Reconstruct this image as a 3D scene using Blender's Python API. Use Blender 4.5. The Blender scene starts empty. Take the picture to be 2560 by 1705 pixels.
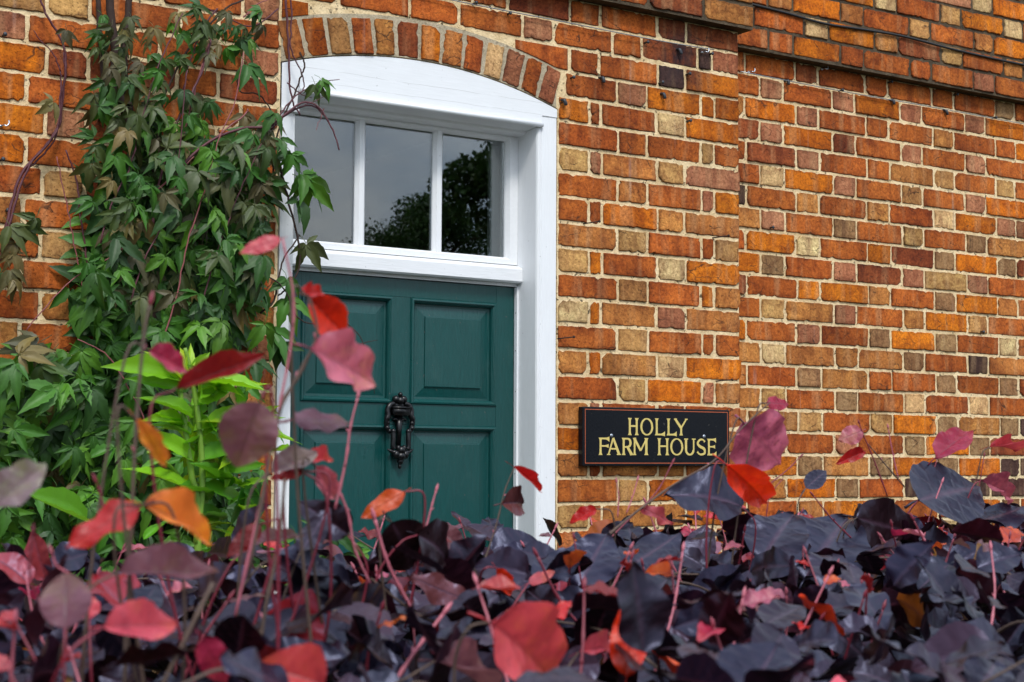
import bpy, bmesh, math, random
import numpy as np
from mathutils import Vector, Matrix, Euler, noise as mnoise
R = math.radians
sc = bpy.context.scene
col = sc.collection
# ------------------------------------------------------------------ camera
cam = bpy.data.cameras.new('camera'); camo = bpy.data.objects.new('camera', cam); col.objects.link(camo)
yaw, pitch, roll = R(33.4996), R(4.2850), R(0.3049)
fw = Vector((math.sin(yaw)*math.cos(pitch), math.cos(yaw)*math.cos(pitch), math.sin(pitch)))
rt = Vector((math.cos(yaw), -math.sin(yaw), 0)); up = rt.cross(fw)
r2 = rt*math.cos(roll)+up*math.sin(roll); u2 = up*math.cos(roll)-rt*math.sin(roll)
M = Matrix((r2, u2, -fw)).transposed().to_4x4(); M.translation = Vector((0, -4.2243, 1.5))
camo.matrix_world = M
cam.lens = 57.7676; cam.sensor_width = 36; cam.clip_start = .05; cam.clip_end = 500
cam.dof.use_dof = True; cam.dof.focus_distance = 5.2; cam.dof.aperture_fstop = 9.5
sc.camera = camo
# ------------------------------------------------------------------ world, sun, exposure
SUN_EL, SUN_AZ = R(50), R(202)       # azimuth measured clockwise from +Y (wall looks towards -Y)
w = bpy.data.worlds.new('World'); sc.world = w; w.use_nodes = True
nt = w.node_tree; nt.nodes.clear()
def wn(t, **k):
    n = nt.nodes.new(t)
    for a, b in k.items(): setattr(n, a, b)
    return n
sky = wn('ShaderNodeTexSky', sky_type='NISHITA', sun_disc=False, sun_elevation=SUN_EL, sun_rotation=SUN_AZ)
sky.air_density = 1.2; sky.dust_density = 3.0
tc = wn('ShaderNodeTexCoord'); mp = wn('ShaderNodeMapping'); mp.inputs['Scale'].default_value = (1, 1, 2.2)
nz = wn('ShaderNodeTexNoise'); nz.inputs['Scale'].default_value = 4.5; nz.inputs['Detail'].default_value = 8; nz.inputs['Roughness'].default_value = .55
rp = wn('ShaderNodeValToRGB'); rp.color_ramp.elements[0].position = .38; rp.color_ramp.elements[1].position = .62
rp.color_ramp.elements[0].color = (6.8, 9.0, 12.4, 1); rp.color_ramp.elements[1].color = (16, 16.6, 17.4, 1)
mx = wn('ShaderNodeMix', data_type='RGBA'); mx.inputs[0].default_value = .85
bg = wn('ShaderNodeBackground'); bg.inputs['Strength'].default_value = .1
out = wn('ShaderNodeOutputWorld')
L = nt.links.new
L(tc.outputs['Generated'], mp.inputs['Vector']); L(mp.outputs[0], nz.inputs['Vector']); L(nz.outputs['Fac'], rp.inputs[0])
# overcast dome: about three times brighter overhead than at the horizon
sx_ = wn('ShaderNodeSeparateXYZ'); mr = wn('ShaderNodeMapRange'); mr.inputs['From Min'].default_value = 0; mr.inputs['To Min'].default_value = .48; mr.inputs['To Max'].default_value = 1.08
vm = wn('ShaderNodeVectorMath', operation='SCALE')
L(tc.outputs['Generated'], sx_.inputs[0]); L(sx_.outputs['Z'], mr.inputs['Value']); L(rp.outputs[0], vm.inputs[0]); L(mr.outputs[0], vm.inputs['Scale'])
L(sky.outputs[0], mx.inputs[6]); L(vm.outputs[0], mx.inputs[7]); L(mx.outputs[2], bg.inputs['Color']); L(bg.outputs[0], out.inputs['Surface'])
sun = bpy.data.lights.new('sun', 'SUN'); sun.energy = 1.5; sun.angle = R(12); sun.color = (1, .96, .9)
suno = bpy.data.objects.new('sun', sun); col.objects.link(suno)
sd = Vector((math.sin(SUN_AZ)*math.cos(SUN_EL), math.cos(SUN_AZ)*math.cos(SUN_EL), math.sin(SUN_EL)))
suno.rotation_euler = sd.to_track_quat('Z', 'Y').to_euler(); suno.location = (0, -6, 8)
sc.view_settings.view_transform = 'Standard'; sc.view_settings.look = 'None'
sc.view_settings.exposure = 0.6; sc.view_settings.gamma = 1
sc.render.engine = 'CYCLES'
sc.cycles.max_bounces = 6; sc.cycles.diffuse_bounces = 3; sc.cycles.glossy_bounces = 3; sc.cycles.transmission_bounces = 3; sc.cycles.transparent_max_bounces = 6
# ------------------------------------------------------------------ helpers
rng = random.Random(7)
nrg = np.random.default_rng(11)
def mesh_obj(name, v, f, mat=None, parent=None, loc=None, smooth=False):
    me = bpy.data.meshes.new(name); me.from_pydata([tuple(p) for p in v], [], [tuple(q) for q in f]); me.update()
    if mat: me.materials.append(mat)
    if smooth: me.polygons.foreach_set('use_smooth', [True]*len(me.polygons))
    o = bpy.data.objects.new(name, me); col.objects.link(o)
    if parent: o.parent = parent
    if loc is not None: o.location = loc
    return o
def empty(name, loc=(0, 0, 0), parent=None):
    o = bpy.data.objects.new(name, None); col.objects.link(o); o.location = loc; o.empty_display_size = .1
    if parent: o.parent = parent
    return o
def tag(o, label=None, cat=None, group=None, kind=None):
    if label: o['label'] = label
    if cat: o['category'] = cat
    if group: o['group'] = group
    if kind: o['kind'] = kind
    return o
class MB:
    def __init__(s): s.v = []; s.f = []
    def add(s, v, f):
        n = len(s.v); s.v += [tuple(p) for p in v]; s.f += [tuple(i+n for i in q) for q in f]; return s
    def box(s, x0, x1, y0, y1, z0, z1):
        return s.add([(x0,y0,z0),(x1,y0,z0),(x1,y1,z0),(x0,y1,z0),(x0,y0,z1),(x1,y0,z1),(x1,y1,z1),(x0,y1,z1)],
              [(0,3,2,1),(4,5,6,7),(0,1,5,4),(1,2,6,5),(2,3,7,6),(3,0,4,7)])
    def prism(s, prof, a0, a1, axis):      # profile = (p,q) list; swept along axis x: (a,p,q); z: (p,q,a)
        n = len(prof)
        mk = (lambda a, p, q: (a, p, q)) if axis == 'x' else (lambda a, p, q: (p, q, a))
        v = [mk(a0, p, q) for p, q in prof]+[mk(a1, p, q) for p, q in prof]
        f = [(i, (i+1) % n, n+(i+1) % n, n+i) for i in range(n)]+[tuple(range(n))[::-1], tuple(range(n, 2*n))]
        return s.add(v, f)
    def tube(s, pts, rad, seg=6, cap=True):
        P = [Vector(p) for p in pts]; n = len(P)
        rad = rad if hasattr(rad, '__len__') else [rad]*n
        v = []; f = []; prev = None
        for i, p in enumerate(P):
            t = (P[min(i+1, n-1)]-P[max(i-1, 0)]).normalized()
            if prev is None:
                a = Vector((0, 0, 1)) if abs(t.z) < .9 else Vector((1, 0, 0)); e1 = t.cross(a).normalized()
            else:
                e1 = (prev-t*prev.dot(t)).normalized()
            prev = e1; e2 = t.cross(e1)
            for k in range(seg):
                an = 2*math.pi*k/seg; v.append(p+(e1*math.cos(an)+e2*math.sin(an))*rad[i])
        for i in range(n-1):
            for k in range(seg):
                f.append((i*seg+k, i*seg+(k+1) % seg, (i+1)*seg+(k+1) % seg, (i+1)*seg+k))
        if cap: f += [tuple(range(seg))[::-1], tuple(range((n-1)*seg, n*seg))]
        return s.add(v, f)
    def ball(s, c, r, seg=10, rings=6):
        r = r if hasattr(r, '__len__') else (r, r, r); v = []; f = []
        for i in range(rings+1):
            a = math.pi*i/rings
            for k in range(seg):
                b = 2*math.pi*k/seg
                v.append((c[0]+r[0]*math.sin(a)*math.cos(b), c[1]+r[1]*math.sin(a)*math.sin(b), c[2]+r[2]*math.cos(a)))
        for i in range(rings):
            for k in range(seg): f.append((i*seg+k, (i+1)*seg+k, (i+1)*seg+(k+1) % seg, i*seg+(k+1) % seg))
        return s.add(v, f)
    def build(s, name, mat, parent=None, smooth=False, bevel=0, loc=None):
        o = mesh_obj(name, s.v, s.f, mat, parent, loc, smooth)
        if bevel:
            b = o.modifiers.new('b', 'BEVEL'); b.width = bevel; b.segments = 2; b.limit_method = 'ANGLE'
        return o
def spline(pts, k=6):
    P = [Vector(p) for p in pts]; P = [P[0]*2-P[1]]+P+[P[-1]*2-P[-2]]; o = []
    for i in range(1, len(P)-2):
        for j in range(k):
            t = j/k; a, b, c, d = P[i-1], P[i], P[i+1], P[i+2]
            o.append(.5*((2*b)+(c-a)*t+(2*a-5*b+4*c-d)*t*t+(3*b-a-3*c+d)*t**3))
    o.append(P[-2]); return o
# ------------------------------------------------------------------ materials
class Mat:
    def __init__(s, name):
        s.m = bpy.data.materials.new(name); s.m.use_nodes = True; s.t = s.m.node_tree; s.b = s.t.nodes['Principled BSDF']
    def n(s, t, ins=None, **k):
        n = s.t.nodes.new(t)
        for a, b in k.items(): setattr(n, a, b)
        for a, b in (ins or {}).items():
            if isinstance(b, bpy.types.NodeSocket): s.t.links.new(b, n.inputs[a])
            else: n.inputs[a].default_value = b
        return n
    def pos(s): return s.n('ShaderNodeNewGeometry').outputs['Position']
    def noise(s, vec, scale, detail=3, rough=.5, dist=0):
        return s.n('ShaderNodeTexNoise', {'Vector': vec, 'Scale': scale, 'Detail': detail, 'Roughness': rough, 'Distortion': dist}).outputs['Fac']
    def ramp(s, fac, a, b, lo=0., hi=1.):
        return s.n('ShaderNodeMapRange', {'Value': fac, 'From Min': a, 'From Max': b, 'To Min': lo, 'To Max': hi}).outputs[0]
    def math(s, op, a, b=0.):
        return s.n('ShaderNodeMath', {0: a, 1: b}, operation=op, use_clamp=False).outputs[0]
    def mix(s, f, a, b, mode='MIX'):
        def c(x): return (*x, 1) if isinstance(x, tuple) and len(x) == 3 else x
        return s.n('ShaderNodeMix', {0: f, 6: c(a), 7: c(b)}, data_type='RGBA', blend_type=mode).outputs[2]
    def scale(s, vec, x, y, z):
        return s.n('ShaderNodeMapping', {'Vector': vec, 'Scale': (x, y, z)}).outputs[0]
    def set(s, **k):
        for a, b in k.items():
            key = {'color': 'Base Color', 'rough': 'Roughness', 'spec': 'Specular IOR Level', 'metal': 'Metallic', 'coat': 'Coat Weight', 'normal': 'Normal', 'coatr': 'Coat Roughness'}[a]
            if isinstance(b, bpy.types.NodeSocket): s.t.links.new(b, s.b.inputs[key])
            else: s.b.inputs[key].default_value = (*b, 1) if isinstance(b, tuple) and len(b) == 3 else b
        return s
    def bump(s, h, dist, strength=1.):
        s.set(normal=s.n('ShaderNodeBump', {'Height': h, 'Distance': dist, 'Strength': strength}).outputs[0]); return s
def mat_brick():
    s = Mat('brick'); p = s.pos()
    base = s.n('ShaderNodeAttribute', attribute_name='bcol').outputs['Color']
    edge = s.n('ShaderNodeAttribute', attribute_name='edge').outputs['Fac']
    rnd = s.n('ShaderNodeAttribute', attribute_name='rnd').outputs['Fac']
    off = s.n('ShaderNodeCombineXYZ', {0: s.math('MULTIPLY', rnd, 37.), 1: rnd, 2: s.math('MULTIPLY', rnd, 91.)}).outputs[0]
    q = s.n('ShaderNodeVectorMath', {0: p, 1: off}, operation='ADD').outputs[0]
    n1 = s.noise(q, 13, 5, .65, .6); fine = s.noise(p, 95, 5, .65)
    band = s.noise(s.scale(q, 26, 1, 3.0), 1, 2, .5); band2 = s.noise(s.scale(q, 19, 3, 2.0), 1.0, 2, .5, .3)
    c = s.mix(s.ramp(n1, .46, .66, 0, .8), base, s.mix(1., base, (.46, .34, .32), 'MULTIPLY'))
    c = s.mix(s.ramp(s.noise(q, 17, 3, .6, .4), .50, .68, 0, .7), c, s.mix(1., base, (1.32, 1.48, 1.50), 'MULTIPLY'))
    c = s.mix(s.ramp(band, .53, .68, 0, .55), c, s.mix(1., s.mix(.5, base, (.50, .33, .17)), (1.05, 1.05, 1.05), 'MULTIPLY'))
    c = s.mix(s.ramp(band2, .57, .72, 0, .6), c, s.mix(1., base, (.42, .33, .36), 'MULTIPLY'))
    c = s.mix(1., c, s.n('ShaderNodeCombineXYZ', {0: s.ramp(fine, .3, .7, .60, 1.36), 1: s.ramp(fine, .3, .7, .56, 1.40), 2: s.ramp(fine, .3, .7, .50, 1.45)}).outputs[0], 'MULTIPLY')
    pit = s.ramp(s.noise(p, 210, 3, .6), .60, .67, 0, 1)
    c = s.mix(s.math('MULTIPLY', pit, .75), c, s.mix(1., c, (.30, .24, .22), 'MULTIPLY'))
    vd = s.n('ShaderNodeVectorMath', {0: q, 1: s.n('ShaderNodeVectorMath', {0: s.n('ShaderNodeTexNoise', {'Vector': q, 'Scale': 30., 'Detail': 3.}).outputs['Color'], 1: (.03, .03, .03)}, operation='MULTIPLY').outputs[0]}, operation='ADD').outputs[0]
    vor = s.n('ShaderNodeTexVoronoi', {'Vector': s.scale(vd, 9, 9, 20), 'Scale': 1.}, feature='DISTANCE_TO_EDGE').outputs['Distance']
    crack = s.math('MULTIPLY', s.ramp(vor, .006, .024, 1, 0), s.ramp(s.noise(q, 14, 2), .54, .62, 0, 1))
    c = s.mix(s.math('MULTIPLY', crack, .8), c, (.035, .02, .012))
    em = s.math('MULTIPLY', s.math('POWER', edge, 1.6), s.ramp(s.noise(p, 38, 4, .65), .34, .62, .05, 1.))
    c = s.mix(s.math('MULTIPLY', em, .9), c, s.mix(1., c, (.22, .17, .13), 'MULTIPLY'))
    wst = s.math('MULTIPLY', s.ramp(s.noise(s.scale(p, 22, 1, .9), 1, 4, .6), .64, .74, 0, 1), s.ramp(s.noise(p, 3.1, 2), .5, .62, 0, .55))
    c = s.mix(wst, c, (.55, .47, .42))
    mac = s.noise(s.scale(p, 2.6, 1, 2.0), 1, 5, .62)
    c = s.mix(s.ramp(mac, .46, .66, 0, .85), c, s.mix(1., c, (.50, .42, .38), 'MULTIPLY'))
    dv = s.n('ShaderNodeVectorMath', {0: p, 1: (3.47, 0., 2.865)}, operation='DISTANCE').outputs['Value']
    st = s.math('MULTIPLY', s.ramp(dv, .03, .17, 1, 0), s.ramp(s.noise(s.scale(p, 9, 1, 4), 1, 4, .65), .40, .58, 0, .92))
    c = s.mix(st, c, (.022, .014, .018))
    s.set(color=c, rough=.88, spec=.25)
    h = s.math('SUBTRACT', s.math('ADD', s.math('MULTIPLY', fine, .8), s.math('MULTIPLY', n1, .6)), s.math('MULTIPLY', pit, .4))
    s.bump(h, .0026, 1.); return s.m
def mat_mortar(name, light, dark, soot):
    s = Mat(name); p = s.pos()
    a = s.noise(p, 130, 4, .7); b = s.noise(p, 17, 4, .6)
    c = s.mix(s.ramp(b, .38, .66), light, dark)
    c = s.mix(s.ramp(a, .45, .75, 0, .5), c, s.mix(1., c, (.45, .4, .33), 'MULTIPLY'))
    c = s.mix(s.ramp(s.noise(p, 60, 3, .6), .60, .68, 0, soot), c, (.03, .024, .016))
    s.set(color=c, rough=.95, spec=.15)
    s.bump(s.math('ADD', a, s.math('MULTIPLY', b, .5)), .004, 1.); return s.m
def mat_paint(name, colr, rough, grain=(6, 6, 6), gs=.35, dirt=.25, crack=False, spec=None, streak=.12):
    s = Mat(name); p = s.pos()
    g = s.noise(s.scale(p, *grain), 30, 4, .6); b = s.noise(p, 4.5, 4, .6); sp = s.noise(p, 75, 2, .5)
    c = s.mix(s.ramp(b, .4, .75, 0, dirt), colr, tuple(x*.72 for x in colr))
    c = s.mix(s.ramp(g, .3, .75, 0, streak), c, tuple(x*.55 for x in colr))
    if streak > .2: c = s.mix(s.ramp(s.noise(p, 9, 5, .7), .55, .75, 0, .22), c, (.05, .12, .11))
    c = s.mix(s.ramp(sp, .735, .76, 0, .7*dirt*3), c, (.10, .09, .08))
    s.set(color=c, rough=s.ramp(b, .3, .7, rough*.85, rough*1.25), spec=.5)
    if crack:
        z_ = s.n('ShaderNodeSeparateXYZ', {0: p}).outputs['Z']; w_ = s.noise(s.scale(p, 5, 1, 1), 1, 4, .6)
        for zc, th in ((2.640, .0011), (2.6015, .0010)):
            ln = s.math('ABSOLUTE', s.math('SUBTRACT', z_, s.math('ADD', s.math('MULTIPLY', w_, .012), zc-.006)))
            c = s.mix(s.math('MULTIPLY', s.ramp(ln, th*.4, th, .32, 0), s.ramp(s.noise(p, 9, 3), .40, .55, 0, 1)), c, (.18, .17, .15))
        s.set(color=c)
    if spec is not None: s.set(spec=spec)
    s.bump(s.math('ADD', g, s.math('MULTIPLY', b, .6)), .0016, gs); return s.m
def mat_leaf(name, src, rough=.45, spec=.5, trans=.25, vein=(0, 0), mottled=.35, undertone=None, blush=False, stint=None, veincol=None):
    s = Mat(name); p = s.pos()
    base = s.n('ShaderNodeObjectInfo').outputs['Color'] if src == 'obj' else s.n('ShaderNodeAttribute', attribute_name='lcol').outputs['Color']
    n1 = s.noise(p, 40, 3, .6); n2 = s.noise(p, 160, 3, .6)
    c = s.mix(s.ramp(n1, .4, .7, 0, mottled), base, s.mix(1., base, (.55, .5, .5), 'MULTIPLY'))
    c = s.mix(s.ramp(n2, .4, .7, 0, mottled*.7), c, s.mix(1., c, (1.5, 1.35, 1.2), 'MULTIPLY'))
    if blush:
        al = s.n('ShaderNodeAttribute', attribute_name='along').outputs['Fac']; rn_ = s.n('ShaderNodeObjectInfo').outputs['Random']
        pt = s.math('ADD', s.ramp(s.noise(p, 55, 3, .6), .35, .7, -.5, .9), s.math('MULTIPLY', s.math('SUBTRACT', al, rn_), 1.1))
        c = s.mix(s.ramp(pt, .2, 1., 0, .5), c, s.mix(1., c, (1.15, 1.9, .8), 'MULTIPLY'))
        c = s.mix(s.ramp(pt, -.2, -.9, 0, .6), c, s.mix(1., c, (.42, .25, .45), 'MULTIPLY'))
    u = s.n('ShaderNodeAttribute', attribute_name='vein').outputs['Fac']
    c = s.mix(s.math('MULTIPLY', u, vein[0]), c, s.mix(1., c, (vein[1],)*3, 'MULTIPLY'))
    if veincol: c = s.mix(s.math('MULTIPLY', u, vein[0]), c, (*veincol, 1))
    if undertone:
        bf = s.n('ShaderNodeNewGeometry').outputs['Backfacing']
        c = s.mix(bf, c, s.mix(1., c, undertone, 'MULTIPLY'))
    if stint: s.b.inputs['Specular Tint'].default_value = (*stint, 1)
    s.set(color=c, rough=rough, spec=spec); s.bump(s.math('ADD', n2, s.math('MULTIPLY', u, -.8)), .0008, .6)
    tr = s.n('ShaderNodeBsdfTranslucent', {'Color': s.mix(1., c, (1.3, 1.15, .9), 'MULTIPLY')})
    mxs = s.n('ShaderNodeMixShader', {0: trans, 1: s.b.outputs[0], 2: tr.outputs[0]})
    o = [x for x in s.t.nodes if x.type == 'OUTPUT_MATERIAL'][0]
    s.t.links.new(mxs.outputs[0], o.inputs['Surface']); return s.m
def mat_plain(name, c, rough=.5, metal=0., spec=.5, var=.3, sc_=30, bumpd=.001):
    s = Mat(name); p = s.pos(); n1 = s.noise(p, sc_, 4, .6)
    s.set(color=s.mix(s.ramp(n1, .35, .7, 0, var), c, tuple(x*.45 for x in c)), rough=rough, metal=metal, spec=spec)
    if bumpd: s.bump(n1, bumpd, .7)
    return s.m
def mat_glass():
    s = Mat('window_glass'); p = s.pos()
    fr = s.n('ShaderNodeFresnel', {'IOR': 1.52}).outputs[0]
    f2 = s.math('MULTIPLY', fr, 2.1)
    wob = s.noise(p, 5, 2)
    bmp = s.n('ShaderNodeBump', {'Height': wob, 'Distance': .0004, 'Strength': .15}).outputs[0]
    gl = s.n('ShaderNodeBsdfGlossy', {'Roughness': .004, 'Color': (1, 1, 1, 1), 'Normal': bmp})
    tp = s.n('ShaderNodeBsdfTransparent', {'Color': (.86, .9, .89, 1)})
    mxs = s.n('ShaderNodeMixShader', {0: f2, 1: tp.outputs[0], 2: gl.outputs[0]})
    o = [x for x in s.t.nodes if x.type == 'OUTPUT_MATERIAL'][0]
    s.t.links.new(mxs.outputs[0], o.inputs['Surface']); return s.m
BRICK = mat_brick()
MORTAR = mat_mortar('lime_mortar', (.90, .71, .43), (.68, .50, .27), .9)
DIRTY_SHADE = mat_mortar('sooty_shaded_mortar', (.12, .09, .058), (.06, .045, .03), .9)  # dirty dark joints, with the shade under the string courses painted into the colour
CEMENT = mat_mortar('cement_mortar', (.52, .44, .31), (.38, .32, .22), .4)
WHITE = mat_paint('white_gloss_paint', (.80, .82, .84), .34, (3, 3, 3), .4, .14)
WHITEX = mat_paint('white_gloss_paint_rail', (.80, .82, .84), .34, (.6, 6, 6), .5, .14)
WHITEH = mat_paint('white_gloss_paint_head', (.80, .82, .84), .34, (.6, 6, 6), .22, .12, True)
WHITEZ = mat_paint('white_gloss_paint_post', (.80, .82, .84), .34, (6, 6, .6), .5, .14)
GREEN = mat_paint('dark_green_gloss_paint', (.0022, .062, .058), .32, (6, 6, .6), 1., .35, False, None, .45)
GREENX = mat_paint('dark_green_gloss_paint_rail', (.0045, .072, .066), .30, (.6, 6, 6), .35, .2)
IRON = mat_plain('black_cast_iron', (.004, .004, .005), .32, 0, .4, .4, 90, .0008)
GLASS = mat_glass()
LEAD = mat_plain('dark_lead', (.05, .055, .065), .45, .5, .5, .5, 120)
STEEL = mat_plain('galvanised_steel', (.45, .48, .52), .3, .9, .5, .4, 120)
RUST = mat_plain('rusty_iron', (.05, .03, .022), .8, .2, .3, .5, 120)
# ------------------------------------------------------------------ brickwork
CODE = {'R': (.440, .105, .016), 'r': (.270, .062, .017), 'O': (.580, .150, .006), 'B': (.500, .260, .085), 'b': (.680, .450, .205),
        'P': (.430, .165, .078), 'T': (.490, .180, .042), 'G': (.330, .178, .075), 'D': (.085, .040, .030)}
def bcolor(c, rg):
    a = CODE[c]; k = rg.uniform(.86, 1.14); h = rg.uniform(-.12, .12)
    return (a[0]*k*(1+h*.25), a[1]*k*(1+h), a[2]*k*(1+h*1.2))
def brick_geom(wd, hg, rg, chip=1.):
    """worn brick face: four rings round the outline, then the flat face (local x right, z up, front towards -y)"""
    n1 = max(5, round(wd/.0135)); n2 = max(4, round(hg/.0135)); pts = []
    hw, hh = wd/2, hg/2
    cr = [rg.uniform(.001, .004) if rg.random() > .20*chip else rg.uniform(.007, .018) for _ in range(4)]
    def edge(ax, ay, bx, by, n, c0, c1):
        ln = math.hypot(bx-ax, by-ay)
        for i in range(n+1):
            t = (c0+(ln-c0-c1)*i/n)/ln; pts.append((ax+(bx-ax)*t, ay+(by-ay)*t))
    edge(-hw, -hh, hw, -hh, n1, cr[0], cr[1]); edge(hw, -hh, hw, hh, n2, cr[1], cr[2])
    edge(hw, hh, -hw, hh, n1, cr[2], cr[3]); edge(-hw, hh, -hw, -hh, n2, cr[3], cr[0])
    N = len(pts); v = []; f = []; e = []
    sx, sz = rg.uniform(0, 99), rg.uniform(0, 99)
    jit = [(mnoise.noise((x*45+sx, z*45+sz, 0))*.0022+rg.uniform(-.0011, .0008)-(rg.uniform(.002, .006) if rg.random() < .05 else 0)) for x, z in pts]
    tilt, tiltz = rg.uniform(-.0022, .0022), rg.uniform(-.0018, .0018)
    def ring(inset, y, ed, jw):
        fx, fz = 1-2*inset/wd, 1-2*inset/hg
        for (x, z), j in zip(pts, jit):
            kx = 1+j*jw/hw if abs(x) > hw*.86 else 1; kz = 1+j*jw/hh if abs(z) > hh*.8 else 1
            X, Z = x*fx*kx, z*fz*kz
            v.append((X, y+tilt*X/hw+tiltz*Z/hh, Z)); e.append(ed)
    ring(-.0006, .016, 1., 1.); ring(0, .0030, 1., 1.); ring(.0022, .0004, .75, 1.); ring(.0155, 0, 0., .3)
    for k in range(3):
        for i in range(N): f.append((k*N+i, k*N+(i+1) % N, (k+1)*N+(i+1) % N, (k+1)*N+i))
    f.append(tuple(range(3*N, 4*N)))
    return v, f, e
def set_attrs(me, colr, e, rnd):
    n = len(me.vertices)
    a = me.attributes.new('bcol', 'FLOAT_COLOR', 'POINT'); a.data.foreach_set('color', np.array(colr, dtype=np.float32).reshape(-1) if len(colr) == n else np.tile(np.array((*colr, 1), dtype=np.float32), n))
    a = me.attributes.new('edge', 'FLOAT', 'POINT'); a.data.foreach_set('value', np.array(e, dtype=np.float32))
    a = me.attributes.new('rnd', 'FLOAT', 'POINT'); a.data.foreach_set('value', np.array(rnd if hasattr(rnd, '__len__') else [rnd]*n, dtype=np.float32))
def brick(parent, x0, x1, z0, z1, yf, code, rg, rot=0., chip=1.):
    v, f, e = brick_geom(x1-x0, z1-z0, rg, chip)
    me = bpy.data.meshes.new('brick'); me.from_pydata(v, [], f); me.materials.append(BRICK)
    set_attrs(me, bcolor(code, rg), e, rg.random())
    o = bpy.data.objects.new('brick', me); col.objects.link(o); o.parent = parent
    o.location = ((x0+x1)/2, yf+rg.uniform(-.0025, .0015), (z0+z1)/2); o.rotation_euler = (0, rot+rg.uniform(-.004, .004), 0)
    return o
class Bulk:                                # far courses, one joined part
    def __init__(s): s.v = []; s.f = []; s.e = []; s.c = []; s.r = []
    def add(s, x0, x1, z0, z1, yf, code, rg):
        v, f, e = brick_geom(x1-x0, z1-z0, rg); n = len(s.v); cx, cz = (x0+x1)/2, (z0+z1)/2; y = yf+rg.uniform(-.0025, .0015)
        s.v += [(a+cx, b+y, c+cz) for a, b, c in v]; s.f += [tuple(i+n for i in q) for q in f]; s.e += e
        s.c += [(*bcolor(code, rg), 1)]*len(v); s.r += [rg.random()]*len(v)
    def build(s, parent):
        o = mesh_obj('brickwork', s.v, s.f, BRICK, parent); set_attrs(o.data, s.c, s.e, s.r); o['kind'] = 'stuff'; return o
Z0, CH, J = 2.349, .081, .0110             # joint grid shared by all walls
zj = lambda n: Z0+CH*n
RND = 'RRRrOTPBGRTTbPGO'
def archz(x): return 2.716-(x-2.46)**2/3.0
def extz(x): return 2.826-(x-2.46)**2/3.3

house = tag(empty('brick_house', (2.4, 0, 0)), 'orange and red brick house front with white framed green door and arched lintel', 'house')
def hp(o): o.parent = house; o.matrix_parent_inverse = Matrix.Translation((-2.4, 0, 0)); return o
wb = MB()
wb.box(-1.6, 2.0, .0045, .30, -.2, 2.9925); wb.box(2.968, 3.7265, .0045, .30, -.2, 2.9925)
xs = np.linspace(2.0, 2.968, 25)
for a, b in zip(xs[:-1], xs[1:]):
    za, zb = archz(a), archz(b)
    wb.add([(a, .0045, za), (b, .0045, zb), (b, .0045, 2.9925), (a, .0045, 2.9925), (a, .30, za), (b, .30, zb)], [(0, 1, 2, 3), (0, 4, 5, 1)])
wall = hp(wb.build('wall', MORTAR))
bulk = Bulk()
rb = random.Random(3)
PA = [2.966, 3.207, 3.329, 3.561, 3.617, 3.729]; PB = [2.967, 3.091, 3.142, 3.370, 3.489, 3.729]
PIER = {0:'RTRPO',-2:'TBRRB',-4:'RBROT',-6:'RBRRR',-8:'RBOPT',-10:'OTRRT',-12:'RBORT',2:'RRRBR',4:'RPOOO',
        -1:'RROTT',-3:'BORbO',-5:'bOTPT',-7:'TOTbO',-9:'TPRRR',-11:'TRTTR',-13:'BRTTO',1:'BPTBP',3:'ORRbO'}
def row(parent, bounds, codes, n, yf, rg, jit=.003):
    bs = [b+(rg.uniform(-jit, jit) if 0 < i < len(bounds)-1 else 0) for i, b in enumerate(bounds)]
    for a, b, c in zip(bs[:-1], bs[1:], codes):
        brick(parent, a+J/2, b-J/2, zj(n)+J/2+rg.uniform(-.001, .001), zj(n+1)-J/2+rg.uniform(-.001, .001), yf, c, rg)
for n, c in PIER.items():
    b = list(PA if n % 2 == 0 else PB); b[0] += .001; b[-1] += .0045+rb.uniform(-.002, .003)
    if n == 4: b[0] = 2.995
    if n < -6: b[-1] += rb.uniform(.0, .004)
    row(wall, b, c, n, 0, rb)
# courses over the arch
row(wall, [3.015, 3.132, 3.373, 3.494, 3.733], 'RRDO', 5, 0, rb)
row(wall, [1.99, 2.186, 2.424, 2.599, 2.830, 2.948, 3.185, 3.309, 3.548, 3.611, 3.732], 'ORRRPRRrDP', 6, 0, rb)
row(wall, [2.03, 2.28, 2.40, 2.646, 2.772, 3.012, 3.134, 3.372, 3.498, 3.731], 'RRRRrRRrr', 7, 0, rb)
def cut_brick(x0, x1, n, code, rg):          # cut to the arch back
    zb = lambda x: max(zj(n)+J/2, extz(x)+.010)
    zt = zj(n+1)-J/2; k = 9; xsn = np.linspace(x0+J/2, x1-J/2, k)
    cx, cz = (x0+x1)/2, zt-.03
    loop = [(x, zb(x)) for x in xsn]+[(x, zt) for x in xsn[::-1]]
    v, f, e = [], [], []; N = len(loop)
    mxx = sum(p[0] for p in loop)/N; mz = sum(p[1] for p in loop)/N
    for y, s_, ed in ((.016, 1.0, 1.), (.0036, 1.0, 1.), (.0006, .955, .8), (0, .85, 0.)):
        for x, z in loop: v.append((mxx+(x-mxx)*s_-cx+rg.uniform(-.0008, .0008), y, mz+(z-mz)*s_-cz)); e.append(ed)
    for r_ in range(3):
        for i in range(N): f.append((r_*N+i, r_*N+(i+1) % N, (r_+1)*N+(i+1) % N, (r_+1)*N+i))
    f.append(tuple(range(3*N, 4*N)))
    me = bpy.data.meshes.new('brick'); me.from_pydata(v, [], f); me.materials.append(BRICK); set_attrs(me, bcolor(code, rg), e, rg.random())
    o = bpy.data.objects.new('brick', me); col.objects.link(o); o.parent = wall; o.location = (cx, rg.uniform(-.002, .001), cz)
cut_brick(2.80, 3.012, 5, 'R', rb); cut_brick(1.995, 2.09, 5, 'O', rb)
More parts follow.
